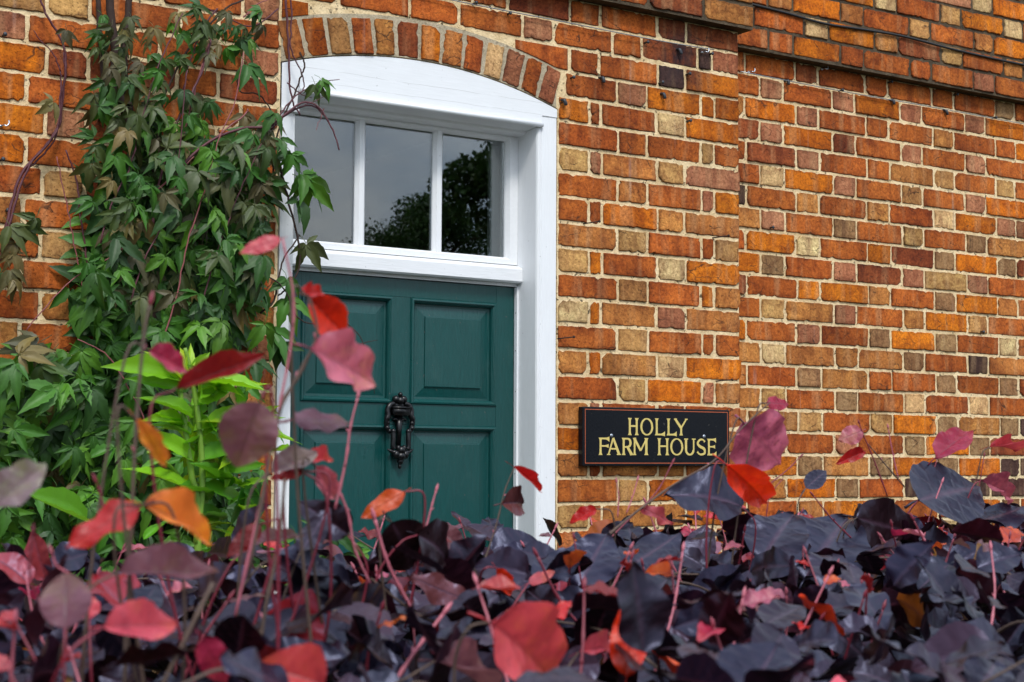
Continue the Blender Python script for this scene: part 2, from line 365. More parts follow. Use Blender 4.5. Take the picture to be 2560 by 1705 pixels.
# left part
LODD = [.916, 1.158, 1.275, 1.520, 1.638, 1.882, 1.997]; LEVEN = [.962, 1.080, 1.324, 1.438, 1.690, 1.810, 1.997]
LEFT = {6:'RRRRRP',5:'RRRRRP',4:'TBBRRR',3:'RPRRRP',2:'ROrrRr',1:'RORrRR',0:'ROPrBR',-1:'TORrrR',-2:'BRBrrR',-3:'RTRrrR',-4:'TRBrrT',-5:'RRRTrR',-6:'BRTRrT',-7:'RTRBRP',-8:'TRPRBR',-9:'RBRTrT'}
for n, c in LEFT.items():
    row(wall, LODD if n % 2 else LEVEN, c, n, 0, rb)
for n in range(-29, 8):                      # the rest of the wall, out of sight behind hedge and vine or beyond the frame
    b0 = (.916 if n % 2 else .962); x = b0; st = not (n % 2 == 0)
    x = b0
    k = 0
    while x > -1.55:
        l = .245 if ((k % 2 == 0) == (n % 2 == 0)) else .121
        bulk.add(x-l+J/2, x-J/2, zj(n)+J/2, zj(n+1)-J/2, 0, rb.choice(RND), rb); x -= l; k += 1
    if n < -9:
        bl = LODD if n % 2 else LEVEN
        for a, b in zip(bl[:-1], bl[1:]): bulk.add(a+J/2, b-J/2, zj(n)+J/2, zj(n+1)-J/2, 0, rb.choice(RND), rb)
    if n < -13:
        bl = PB if n % 2 else PA
        for a, b in zip(bl[:-1], bl[1:]): bulk.add(a+J/2, b-J/2, zj(n)+J/2, zj(n+1)-J/2, 0, rb.choice(RND), rb)
hp(bulk.build(None))
# arch ring
ab = MB(); xs = np.linspace(2.0, 2.962, 33)
for a, b in zip(xs[:-1], xs[1:]):
    ab.add([(a, .0028, archz(a)), (b, .0028, archz(b)), (b, .0028, min(extz(b)+.011, 2.84)), (a, .0028, min(extz(a)+.011, 2.84)), (a, .12, archz(a)), (b, .12, archz(b))], [(0, 1, 2, 3), (0, 4, 5, 1)])
arch = hp(ab.build('arch', CEMENT))
vb = [2.003, 2.076, 2.152, 2.228, 2.302, 2.377, 2.457, 2.533, 2.610, 2.684, 2.754, 2.826, 2.893, 2.960]
for (a, b, c) in zip(vb[:-1], vb[1:], 'TOBRTrOTRbPRP'):
    xm = (a+b)/2; an = math.asin((xm-2.46)/1.5*.95)
    w_, h_ = (b-a)-.011, (extz(xm)-archz(xm))-.004
    o = brick(arch, xm-w_/2, xm+w_/2, 0, h_, -.001, c, rb, rot=0, chip=.6)
    o.location = (xm+math.sin(an)*h_*.5*.55, -.002+rb.uniform(-.002, .001), archz(xm)+h_/2+.002); o.rotation_euler = (0, an, 0)
# projecting string course of the front
s1 = hp(MB().box(-1.6, 3.752, -.0455, .30, 2.997-.004, 3.70).build('string_course', DIRTY_SHADE))
row(s1, [2.30, 2.55, 2.675, 2.92, 3.05, 3.175, 3.299, 3.535, 3.758], 'RRRRRRrT', 8, -.05, rb)
row(s1, [2.42, 2.66, 2.78, 3.02, 3.14, 3.385, 3.505, 3.758], 'RTRPRRT', 9, -.05, rb)
row(s1, [2.9, 3.02, 3.26, 3.38, 3.62, 3.758], 'RORTB', 10, -.05, rb)
# ------------------------------------------------------------------ recessed wing to the right
wing = tag(empty('recessed_wall', (5.0, .2, 0)), 'wide recessed wall of mottled red orange and buff bricks beside the door bay', 'wall')
def wp(o): o.parent = wing; o.matrix_parent_inverse = Matrix.Translation((-5.0, -.2, 0)); return o
wwall = wp(MB().box(3.60, 9.0, .2045, .5, -.2, 2.9925).build('wall', MORTAR))
s2 = wp(MB().box(3.60, 9.0, .1545, .5, 2.997-.004, 4.3).build('string_course', DIRTY_SHADE))
REV = {12:'RTOTRbPbOT',10:'RTOTRBRTOT',8:'RRORRRRPRR',6:'RPRPOPRPOR',4:'rPOrRPRPRP',2:'RbOPRBRPOB',0:'TPRGRBRGTP',-2:'OGRPrPBPRG',-4:'RBTPRTOBRT',-6:'TbTTTGRDTR',-8:'TBRGRbRbRG',-10:'TPRPRGOGrR',-12:'RTOGRDrDDr'}
ROD = {11:'TRTObRBObR',9:'RRbOTrBRTR',7:'RRrRRRRRGR',5:'TOPRRRTRRO',3:'RrPRRTBRBR',1:'DRTRTRbOPr',-1:'RObROrGOGr',-3:'rROOTRGOTR',-5:'ORPRGOGRbR',-7:'ORGTRRGRGR',-9:'TTBRBOGTGD',-11:'TOGTGOGODD',-13:'TRTOORROGR'}
EB = [3.757]; OB = [3.816]
for k in range(5): EB += [4.005+.3655*k, 4.124+.3655*k]
for k in range(5): OB += [3.936+.3675*k-.001*k, 4.182+.3675*k-.001*k]
wb2 = Bulk(); rw = random.Random(5)
for n in list(REV)+list(ROD):
    c = REV.get(n) or ROD.get(n); b = EB if n % 2 == 0 else OB
    par = s2 if n >= 8 else wwall; yf = .15 if n >= 8 else .20
    row(par, b[:len(c)+1], c, n, yf, rw, .004)
for n in range(-29, 20):
    b = EB if n % 2 == 0 else OB; yf = .15 if n >= 8 else .20
    if n < -13 or n > 12:
        for a, d in zip(b[:-1], b[1:]): wb2.add(a+J/2, d-J/2, zj(n)+J/2, zj(n+1)-J/2, yf, rw.choice(RND), rw)
    x = b[10]; k = 0
    while x < 8.8:
        l = [.121, .245][(k+(n % 2 == 0)) % 2]
        wb2.add(x+J/2, x+l-J/2, zj(n)+J/2, zj(n+1)-J/2, yf, rw.choice(RND), rw); x += l; k += 1
wp(wb2.build(None))
# ------------------------------------------------------------------ door frame, fanlight, door
FY = .006
jr = MB(); jr.prism([(2.895, .30), (2.895, .018), (2.8975, .012), (2.903, .008), (2.908, .010), (2.910, .007), (2.965, FY), (2.965, .30)], .0, 2.60, 'z')
hp(jr.build('jamb', WHITEZ))
jl = MB(); jl.prism([(2.006, .30), (2.006, FY), (2.042, .007), (2.044, .010), (2.049, .008), (2.052, .014), (2.052, .30)], .0, 2.508, 'z')
hp(jl.build('jamb', WHITEZ))
hb = MB(); xs = np.linspace(2.004, 2.966, 41)
zl = lambda x: 2.577 if 2.0605 < x < 2.9085 else (2.508 if x < 2.06 else 2.6005)
xs = sorted(set(list(xs)+[2.060, 2.061, 2.908, 2.909]))
for a, b in zip(xs[:-1], xs[1:]):
    za, zb, la, lb = archz(a)-.004, archz(b)-.004, zl(a), zl(b)
    yb = FY-.002
    hb.add([(a, yb, la), (b, yb, lb), (b, yb, zb), (a, yb, za), (a, .13, la), (b, .13, lb), (a, .1, za), (b, .1, zb)], [(0, 1, 2, 3), (0, 4, 5, 1), (3, 2, 7, 6)])
head = hp(hb.build('arched_head', WHITEH))
# roll moulding along the lower edge and stepped soffit behind it
bd = MB(); bd.tube([(2.058, .002, 2.5695), (2.909, .002, 2.5695)], .0078, 14)
o = bd.build('bead', WHITEX, head, smooth=True)
sf = MB(); sf.prism([(.010, 2.572), (.010, 2.5635), (.070, 2.560), (.074, 2.553), (.086, 2.549), (.13, 2.548), (.13, 2.572)], 2.0535, 2.8945, 'x')
sf.build('soffit', WHITEX, head)
MB().box(2.003, 2.0575, -.004, .02, 2.503, 2.514).build('lip', WHITEX, head, bevel=.002)
tr = MB(); tr.prism([(.22, 2.074), (.096, 2.074), (.090, 2.079), (.090, 2.117), (.094, 2.121), (.124, 2.133), (.20, 2.133)], 2.0535, 2.8945, 'x')
tr.prism([(.128, 2.0645), (.122, 2.0645), (.122, 2.0735), (.128, 2.0735)], 2.0535, 2.8945, 'x')
hp(tr.build('transom', WHITEX))
# fanlight sash
fl = MB()
def frame_ring(mb, x0, x1, z0, z1, ix0, ix1, iz0, iz1, yf, yc, yb):
    # flat face then a chamfer towards the glass
    c = .008
    o4 = [(x0, yf, z0), (x1, yf, z0), (x1, yf, z1), (x0, yf, z1)]
    m4 = [(ix0-c, yf, iz0-c), (ix1+c, yf, iz0-c), (ix1+c, yf, iz1+c), (ix0-c, yf, iz1+c)]
    i4 = [(ix0, yc, iz0), (ix1, yc, iz0), (ix1, yc, iz1), (ix0, yc, iz1)]
    b4 = [(ix0, yb, iz0), (ix1, yb, iz0), (ix1, yb, iz1), (ix0, yb, iz1)]
    f = []
    for a in range(3):
        for i in range(4): f.append((a*4+i, a*4+(i+1) % 4, a*4+4+(i+1) % 4, a*4+4+i))
    mb.add(o4+m4+i4+b4, f)
PZ0, PZ1 = 2.158, 2.533
frame_ring(fl, 2.0535, 2.8945, 2.1335, 2.5478, 2.092, 2.857, PZ0, PZ1, .1195, .136, .165)
fan = hp(fl.build('fanlight', WHITE))
for x0, x1 in ((2.315, 2.349), (2.588, 2.622)):
    MB().prism([(x0, .150), (x0, .138), (x0+.009, .126), (x1-.009, .126), (x1, .138), (x1, .150)], PZ0-.006, PZ1+.006, 'z').build('glazing_bar', WHITEZ, fan)
for k, (x0, x1) in enumerate(((2.0925, 2.3145), (2.3495, 2.5875), (2.6225, 2.8565))):
    o = MB().box(x0, x1, -.002, .002, PZ0+.0005, PZ1-.0005).build('pane', GLASS, fan, loc=(0, .146, 0))
    o.rotation_euler = (0, 0, 0)
# draught strip on the reveal
ds = MB().box(2.8885, 2.8948, .112, .1275, .05, 2.0635).build('draught_strip', WHITEZ); hp(ds)
for z in (1.98, 1.86, 1.73, 1.60, 1.47, 1.35):
    MB().ball((2.8884, .119, z), .0016, 6, 4).build('nail', RUST, ds)
# door slab of stiles and rails, with bevelled raised panels
DY = .130
door = MB()
sx = [2.0535, 2.138, 2.447, 2.509, 2.822, 2.8885]; rz = [.06, .27, 1.617, 1.681, 2.008, 2.0625]
def dbox(x0, x1, z0, z1, y=DY): door.box(x0, x1, y, .172, z0, z1)
dbox(sx[0], sx[1], rz[0], rz[5]); dbox(sx[4], sx[5], rz[0], rz[5])
for a, b in ((rz[0], rz[1]), (rz[2], rz[3]), (rz[4], rz[5])): dbox(sx[1]+.0002, sx[4]-.0002, a, b, DY+.0006)
for a, b in ((rz[1], rz[2]), (rz[3], rz[4])): dbox(sx[2], sx[3], a+.0002, b-.0002, DY+.0012)
door = hp(door.build('door', GREEN, bevel=.0008))
def panel(x0, x1, z0, z1):
    m = MB(); L_ = []
    # moulding: ovolo bead standing proud, hollow, then fielded panel
    for ins, y in ((0, DY+.010), (.0, DY+.0005), (.003, DY-.0055), (.008, DY-.0065), (.012, DY-.002), (.016, DY+.004), (.017, DY+.0145), (.024, DY+.0150), (.0545, DY+.0095), (.0556, DY+.0052), (.0575, DY+.0048)):
        L_.append([(x0+ins, y, z0+ins), (x1-ins, y, z0+ins), (x1-ins, y, z1-ins), (x0+ins, y, z1-ins)])
    v = [p for r_ in L_ for p in r_]; f = []
    for a in range(len(L_)-1):
        for i in range(4): f.append((a*4+i, a*4+(i+1) % 4, a*4+4+(i+1) % 4, a*4+4+i))
    n = len(v); f.append((n-4, n-3, n-2, n-1))
    return m.add(v, f).build('panel', GREEN, door)
for x0, x1 in ((sx[1], sx[2]), (sx[3], sx[4])):
    panel(x0, x1, rz[3], rz[4]); panel(x0, x1, rz[1], rz[2])
# cast iron knocker
kx, ky = 2.4665, DY
kp = MB()
kp.ball((kx, ky-.016, 1.7085), (.0075, .008, .0075)); kp.ball((kx-.013, ky-.012, 1.694), (.012, .012, .012)); kp.ball((kx+.013, ky-.012, 1.694), (.012, .012, .012))
kp.ball((kx, ky-.014, 1.690), (.013, .014, .013)); kp.ball((kx, ky-.006, 1.676), (.027, .010, .014))
kp.box(kx-.028, kx+.028, ky-.030, ky, 1.6455, 1.670); kp.box(kx-.030, kx+.030, ky-.033, ky-.002, 1.6665, 1.6715)
for sgn in (-1, 1):
    kp.tube(spline([(kx+sgn*.018, ky-.010, 1.682), (kx+sgn*.033, ky-.012, 1.676), (kx+sgn*.041, ky-.012, 1.660), (kx+sgn*.040, ky-.014, 1.645), (kx+sgn*.045, ky-.014, 1.632), (kx+sgn*.044, ky-.012, 1.615), (kx+sgn*.038, ky-.011, 1.600), (kx+sgn*.030, ky-.010, 1.596)]), [.0082]*8+[.0092]*16+[.0082]*12+[.0068]*7, 8)
    for z_, r_ in ((1.650, .0085), (1.639, .0075), (1.6225, .008), (1.607, .0085), (1.598, .0075)): kp.ball((kx+sgn*(.043 if z_ < 1.645 else .041) if z_ > 1.6 else kx+sgn*.035, ky-.014, z_), r_, 8, 5)
    kp.tube(spline([(kx+sgn*.004, ky-.006, 1.600), (kx+sgn*.006, ky-.010, 1.622), (kx+sgn*.013, ky-.013, 1.634), (kx+sgn*.022, ky-.012, 1.632)]), .0042, 7)
kp.tube([(kx, ky-.005, 1.645), (kx, ky-.010, 1.60), (kx, ky-.006, 1.545)], [.014, .0085, .008], 8)
kp.build('knocker_plate', IRON, door, smooth=True)
ks = MB()
for sgn in (-1, 1):
    ks.tube(spline([(kx+sgn*.026, ky-.020, 1.600), (kx+sgn*.026, ky-.022, 1.575), (kx+sgn*.027, ky-.022, 1.552), (kx+sgn*.024, ky-.022, 1.543)]), .0078, 8)
    ks.ball((kx+sgn*.026, ky-.021, 1.597), .0085, 8, 5)
    ks.tube(spline([(kx+sgn*.044, ky-.018, 1.543), (kx+sgn*.033, ky-.022, 1.537), (kx+sgn*.020, ky-.023, 1.533), (kx, ky-.024, 1.530)]), [.003]*4+[.0055]*6+[.008]*9, 7)
    ks.ball((kx+sgn*.016, ky-.022, 1.527), (.012, .012, .013)); ks.ball((kx+sgn*.010, ky-.024, 1.546), (.008, .009, .010), 8, 5)
ks.ball((kx, ky-.026, 1.540), (.013, .012, .013)); ks.ball((kx, ky-.024, 1.522), (.016, .014, .014)); ks.ball((kx, ky-.020, 1.507), (.010, .010, .012)); ks.ball((kx-.001, ky-.018, 1.492), (.0055, .006, .009))
ks.ball((kx+.006, ky-.02, 1.503), (.005, .005, .005), 6, 4)
ks.build('knocker_striker', IRON, door, smooth=True)
# room behind the fanlight
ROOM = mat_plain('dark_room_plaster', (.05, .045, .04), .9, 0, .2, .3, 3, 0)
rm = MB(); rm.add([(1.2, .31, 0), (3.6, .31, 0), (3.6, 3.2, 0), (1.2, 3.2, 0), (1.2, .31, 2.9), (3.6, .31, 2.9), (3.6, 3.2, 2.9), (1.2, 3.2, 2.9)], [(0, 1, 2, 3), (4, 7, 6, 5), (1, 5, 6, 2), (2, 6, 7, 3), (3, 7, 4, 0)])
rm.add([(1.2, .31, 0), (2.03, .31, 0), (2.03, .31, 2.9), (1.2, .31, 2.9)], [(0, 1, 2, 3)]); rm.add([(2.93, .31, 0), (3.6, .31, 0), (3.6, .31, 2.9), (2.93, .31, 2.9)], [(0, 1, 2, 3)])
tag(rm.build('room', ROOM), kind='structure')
CURT = mat_plain('grey_curtain_cloth', (.42, .43, .45), .9, 0, .2, .15, 60, .0005)
cv, cf = [], []; nx, nzc = 30, 14
for j in range(nzc+1):
    for i in range(nx+1):
        t = i/nx; u = j/nzc; z = 2.10+.43*u
        x = 2.838+.012*math.sin(u*2.2)+(.006 if u < .4 else 0)*u+t*.2
        cv.append((x, .205+.012*math.sin(t*26+.6*u)+.006*math.sin(t*9+2*u), z))
for j in range(nzc):
    for i in range(nx): a = j*(nx+1)+i; cf.append((a, a+1, a+nx+2, a+nx+1))
cu = mesh_obj('curtain', cv, cf, CURT, smooth=True); m_ = cu.modifiers.new('s', 'SOLIDIFY'); m_.thickness = .0015
tag(cu, 'pale grey curtain hanging inside the right fanlight pane', 'curtain')
# ------------------------------------------------------------------ name sign
SIGN = mat_paint('black_sign_paint', (.004, .005, .008), .25, (6, 6, 6), .2, .2, False, .22)
GOLD = mat_plain('gold_lettering', (.66, .52, .16), .5, 0, .4, .25, 60, .0003)
LINE = mat_plain('orange_line_paint', (.46, .10, .035), .5, 0, .4, .4, 80, .0002)
sgn_ = tag(empty('name_sign', (3.3485, 0, 1.59)), 'black painted name board with gold letters HOLLY FARM HOUSE on the brick pier', 'sign')
sgn_.rotation_euler = (0, R(-.25), 0)
def S(x, y, z): return (x-3.3485, y, z-1.59)
MB().box(3.045-3.3485, 3.652-3.3485, -.030, -.006, 1.4965-1.59, 1.6835-1.59).build('board', SIGN, sgn_, bevel=.0025)
bo = MB(); x0, x1, z0, z1, t_ = 3.0535-3.3485, 3.6445-3.3485, 1.5045-1.59, 1.6765-1.59, .0024
ys = -.0304
v = [(x0, ys, z0), (x1, ys, z0), (x1, ys, z1), (x0, ys, z1), (x0+t_, ys, z0+t_), (x1-t_, ys, z0+t_), (x1-t_, ys, z1-t_), (x0+t_, ys, z1-t_)]
bo.add(v, [(i, (i+1) % 4, 4+(i+1) % 4, 4+i) for i in range(4)]); bo.build('border_line', LINE, sgn_)
class Glyph:
    """letter drawn with flared strokes in a box of width w, height 1"""
    def __init__(s): s.polys = []
    def stroke(s, a, b, w0=.17, w1=None, flare=.0):
        w1 = w0 if w1 is None else w1
        a, b = Vector(a), Vector(b); d = (b-a); n = Vector((-d.y, d.x)).normalized(); s.polys.append([a+n*w0/2, a-n*w0/2, b-n*w1/2, b+n*w1/2]); return s
    def stem(s, x, z0=0, z1=1, w=.145, f=.075, top=True, bot=True):
        h = .10; L_ = []
        zs = np.linspace(z0, z1, 13); lef, rig = [], []
        for z in zs:
            k = 0
            if bot and z < z0+.22: k = max(k, ((z0+.22-z)/.22)**2.6)
            if top and z > z1-.22: k = max(k, ((z-z1+.22)/.22)**2.6)
            lef.append(Vector((x-w/2-f*k, z))); rig.append(Vector((x+w/2+f*k, z)))
        for i in range(12): s.polys.append([lef[i], rig[i], rig[i+1], lef[i+1]])
        return s
    def arm(s, x0, x1, z, t=.10, fl=.10, end=1):      # horizontal arm with flared tip
        n = 8
        for i in range(n):
            a, b = i/n, (i+1)/n; ka, kb = max(0, (a-.45)/.55)**2, max(0, (b-.45)/.55)**2
            up_, dn = (fl, fl*.4) if end == 1 else ((fl*.4, fl) if end == -1 else (fl*.8, fl*.8))
            s.polys.append([Vector((x0+(x1-x0)*a, z-t/2-dn*ka)), Vector((x0+(x1-x0)*b, z-t/2-dn*kb)), Vector((x0+(x1-x0)*b, z+t/2+up_*kb)), Vector((x0+(x1-x0)*a, z+t/2+up_*ka))])
        return s
    def band(s, pts, ws):
        P = [Vector(p) for p in pts]; n = len(P); Lf, Rt = [], []
        for i in range(n):
            d = (P[min(i+1, n-1)]-P[max(i-1, 0)]); m = Vector((-d.y, d.x)).normalized(); Lf.append(P[i]+m*ws[i]/2); Rt.append(P[i]-m*ws[i]/2)
        for i in range(n-1): s.polys.append([Lf[i], Rt[i], Rt[i+1], Lf[i+1]])
        return s
    def build(s, x, z, wd, hg):
        v, f = [], []; y = -.0306
        for k, p in enumerate(s.polys):
            n = len(v); yy = y-.00002*k
            v += [(x+q.x*hg-3.3485, yy, z+q.y*hg-1.59) for q in p]; f.append((n, n+1, n+2, n+3))
        return mesh_obj('letter', v, f, GOLD, sgn_)
def oval(cx, cz, rx, rz_, a0, a1, n, wmax=.145, wmin=.075):
    P, W_ = [], []
    for i in range(n+1):
        a = a0+(a1-a0)*i/n; P.append((cx+rx*math.cos(a), cz+rz_*math.sin(a))); W_.append(wmin+(wmax-wmin)*abs(math.cos(a)))
    return P, W_
def glyph(ch, w):
    g = Glyph(); m = .10
    if ch == 'H': g.stem(m+.085); g.stem(w-m-.085); g.stroke((m+.12, .53), (w-m-.12, .53), .10)
    elif ch == 'O': P, W_ = oval(w/2, .5, w/2-.085, .47, 0, 2*math.pi, 36); g.band(P, W_)
    elif ch == 'L': g.stem(m+.085); g.arm(m+.1, w, .05, .10, .15, 1)
    elif ch == 'Y': g.stem(w/2+.03, 0, .48, top=False); g.stroke((w/2+.03, .44), (.09, .97), .17, .16); g.stroke((w/2+.02, .44), (w-.09, .97), .12, .10); g.arm(.0, .22, .965, .07, .0, 0); g.arm(w-.20, w+.01, .965, .07, .0, 0)
    elif ch == 'F': g.stem(m+.085); g.arm(m+.1, w, .95, .10, .15, -1); g.arm(m+.1, w-.06, .52, .09, .09, 0)
    elif ch == 'E': g.stem(m+.085); g.arm(m+.1, w, .95, .10, .15, -1); g.arm(m+.1, w-.08, .52, .09, .09, 0); g.arm(m+.1, w+.02, .05, .10, .15, 1)
    elif ch == 'A': g.stroke((.12, .03), (w*.45, .98), .10, .12); g.stroke((w*.45, .99), (w-.13, .03), .15, .18); g.stroke((.26, .36), (w-.28, .36), .09); g.arm(0, .25, .03, .06, .0, 0); g.arm(w-.30, w, .03, .06, .0, 0)
    elif ch == 'R':
        g.stem(m+.085); P = [(m+.1, .95), (w*.52, .95)]; W_ = [.09, .10]
        for i in range(9):
            a = math.pi/2-math.pi*i/8; P.append((w*.55+.20*math.cos(a)*1.0, .715+.235*math.sin(a))); W_.append(.10+.07*abs(math.cos(a)))
        P += [(m+.1, .47)]; W_ += [.08]; g.band(P, W_); g.stroke((w*.52, .47), (w-.10, .02), .17, .19); g.arm(w-.24, w+.02, .03, .06, .0, 0)
    elif ch == 'M':
        g.stem(.13, w=.12); g.stem(w-.15, w=.17); g.stroke((.10, .99), (w*.50, .26), .17, .15); g.stroke((w*.50, .26), (w-.12, .99), .10, .11)
    elif ch == 'U':
        P = [(.17, .96), (.17, .35)]; W_ = [.17, .17]
        for i in range(1, 12):
            a = math.pi+math.pi*i/12; P.append((w/2+(w/2-.17)*math.cos(a)*1.0, .33+.29*math.sin(a))); W_.append(.10+.06*abs(math.cos(a)))
        P += [(w-.15, .35), (w-.15, .96)]; W_ += [.11, .11]; g.band(P, W_); g.arm(.02, .33, .965, .07, 0, 0); g.arm(w-.29, w, .965, .07, 0, 0)
    elif ch == 'S':
        ct = [(w-.10, .80), (w*.72, .93), (w*.45, .945), (.19, .84), (.13, .70), (.24, .57), (w*.5, .49), (w*.78, .40), (w-.11, .26), (w*.82, .12), (w*.52, .05), (.22, .09), (.08, .22)]
        P = [(p.x, p.y) for p in spline([(a, b, 0) for a, b in ct], 4)]; n = len(P)
        W_ = [.10+.075*math.sin(math.pi*min(1, max(0, (i/n-.12)/.76)))**1 for i in range(n)]; W_[0] = .15; W_[1] = .12; W_[-1] = .15; W_[-2] = .12; g.band(P, W_)
    return g
CHG = .0550
for ch, xa, xb, zb in [('H', 3.221, 3.269, 1.5955), ('O', 3.273, 3.327, 1.5955), ('L', 3.331, 3.375, 1.5958), ('L', 3.380, 3.424, 1.5960), ('Y', 3.413, 3.470, 1.5965),
                   ('F', 3.104, 3.149, 1.5315), ('A', 3.139, 3.195, 1.5315), ('R', 3.196, 3.244, 1.5315), ('M', 3.243, 3.306, 1.5315),
                   ('H', 3.341, 3.394, 1.5315), ('O', 3.396, 3.452, 1.5315), ('U', 3.454, 3.504, 1.5315), ('S', 3.506, 3.549, 1.5315), ('E', 3.551, 3.592, 1.5315)]:
    glyph(ch, (xb-xa)/CHG).build(xa, zb, xb-xa, CHG)
for x, z in ((3.158, 1.593), (3.541, 1.594)):
    m = MB(); m.ball(S(x, -.0305, z), (.0062, .0022, .0062), 12, 6); o = m.build('screw', STEEL, sgn_, smooth=True)
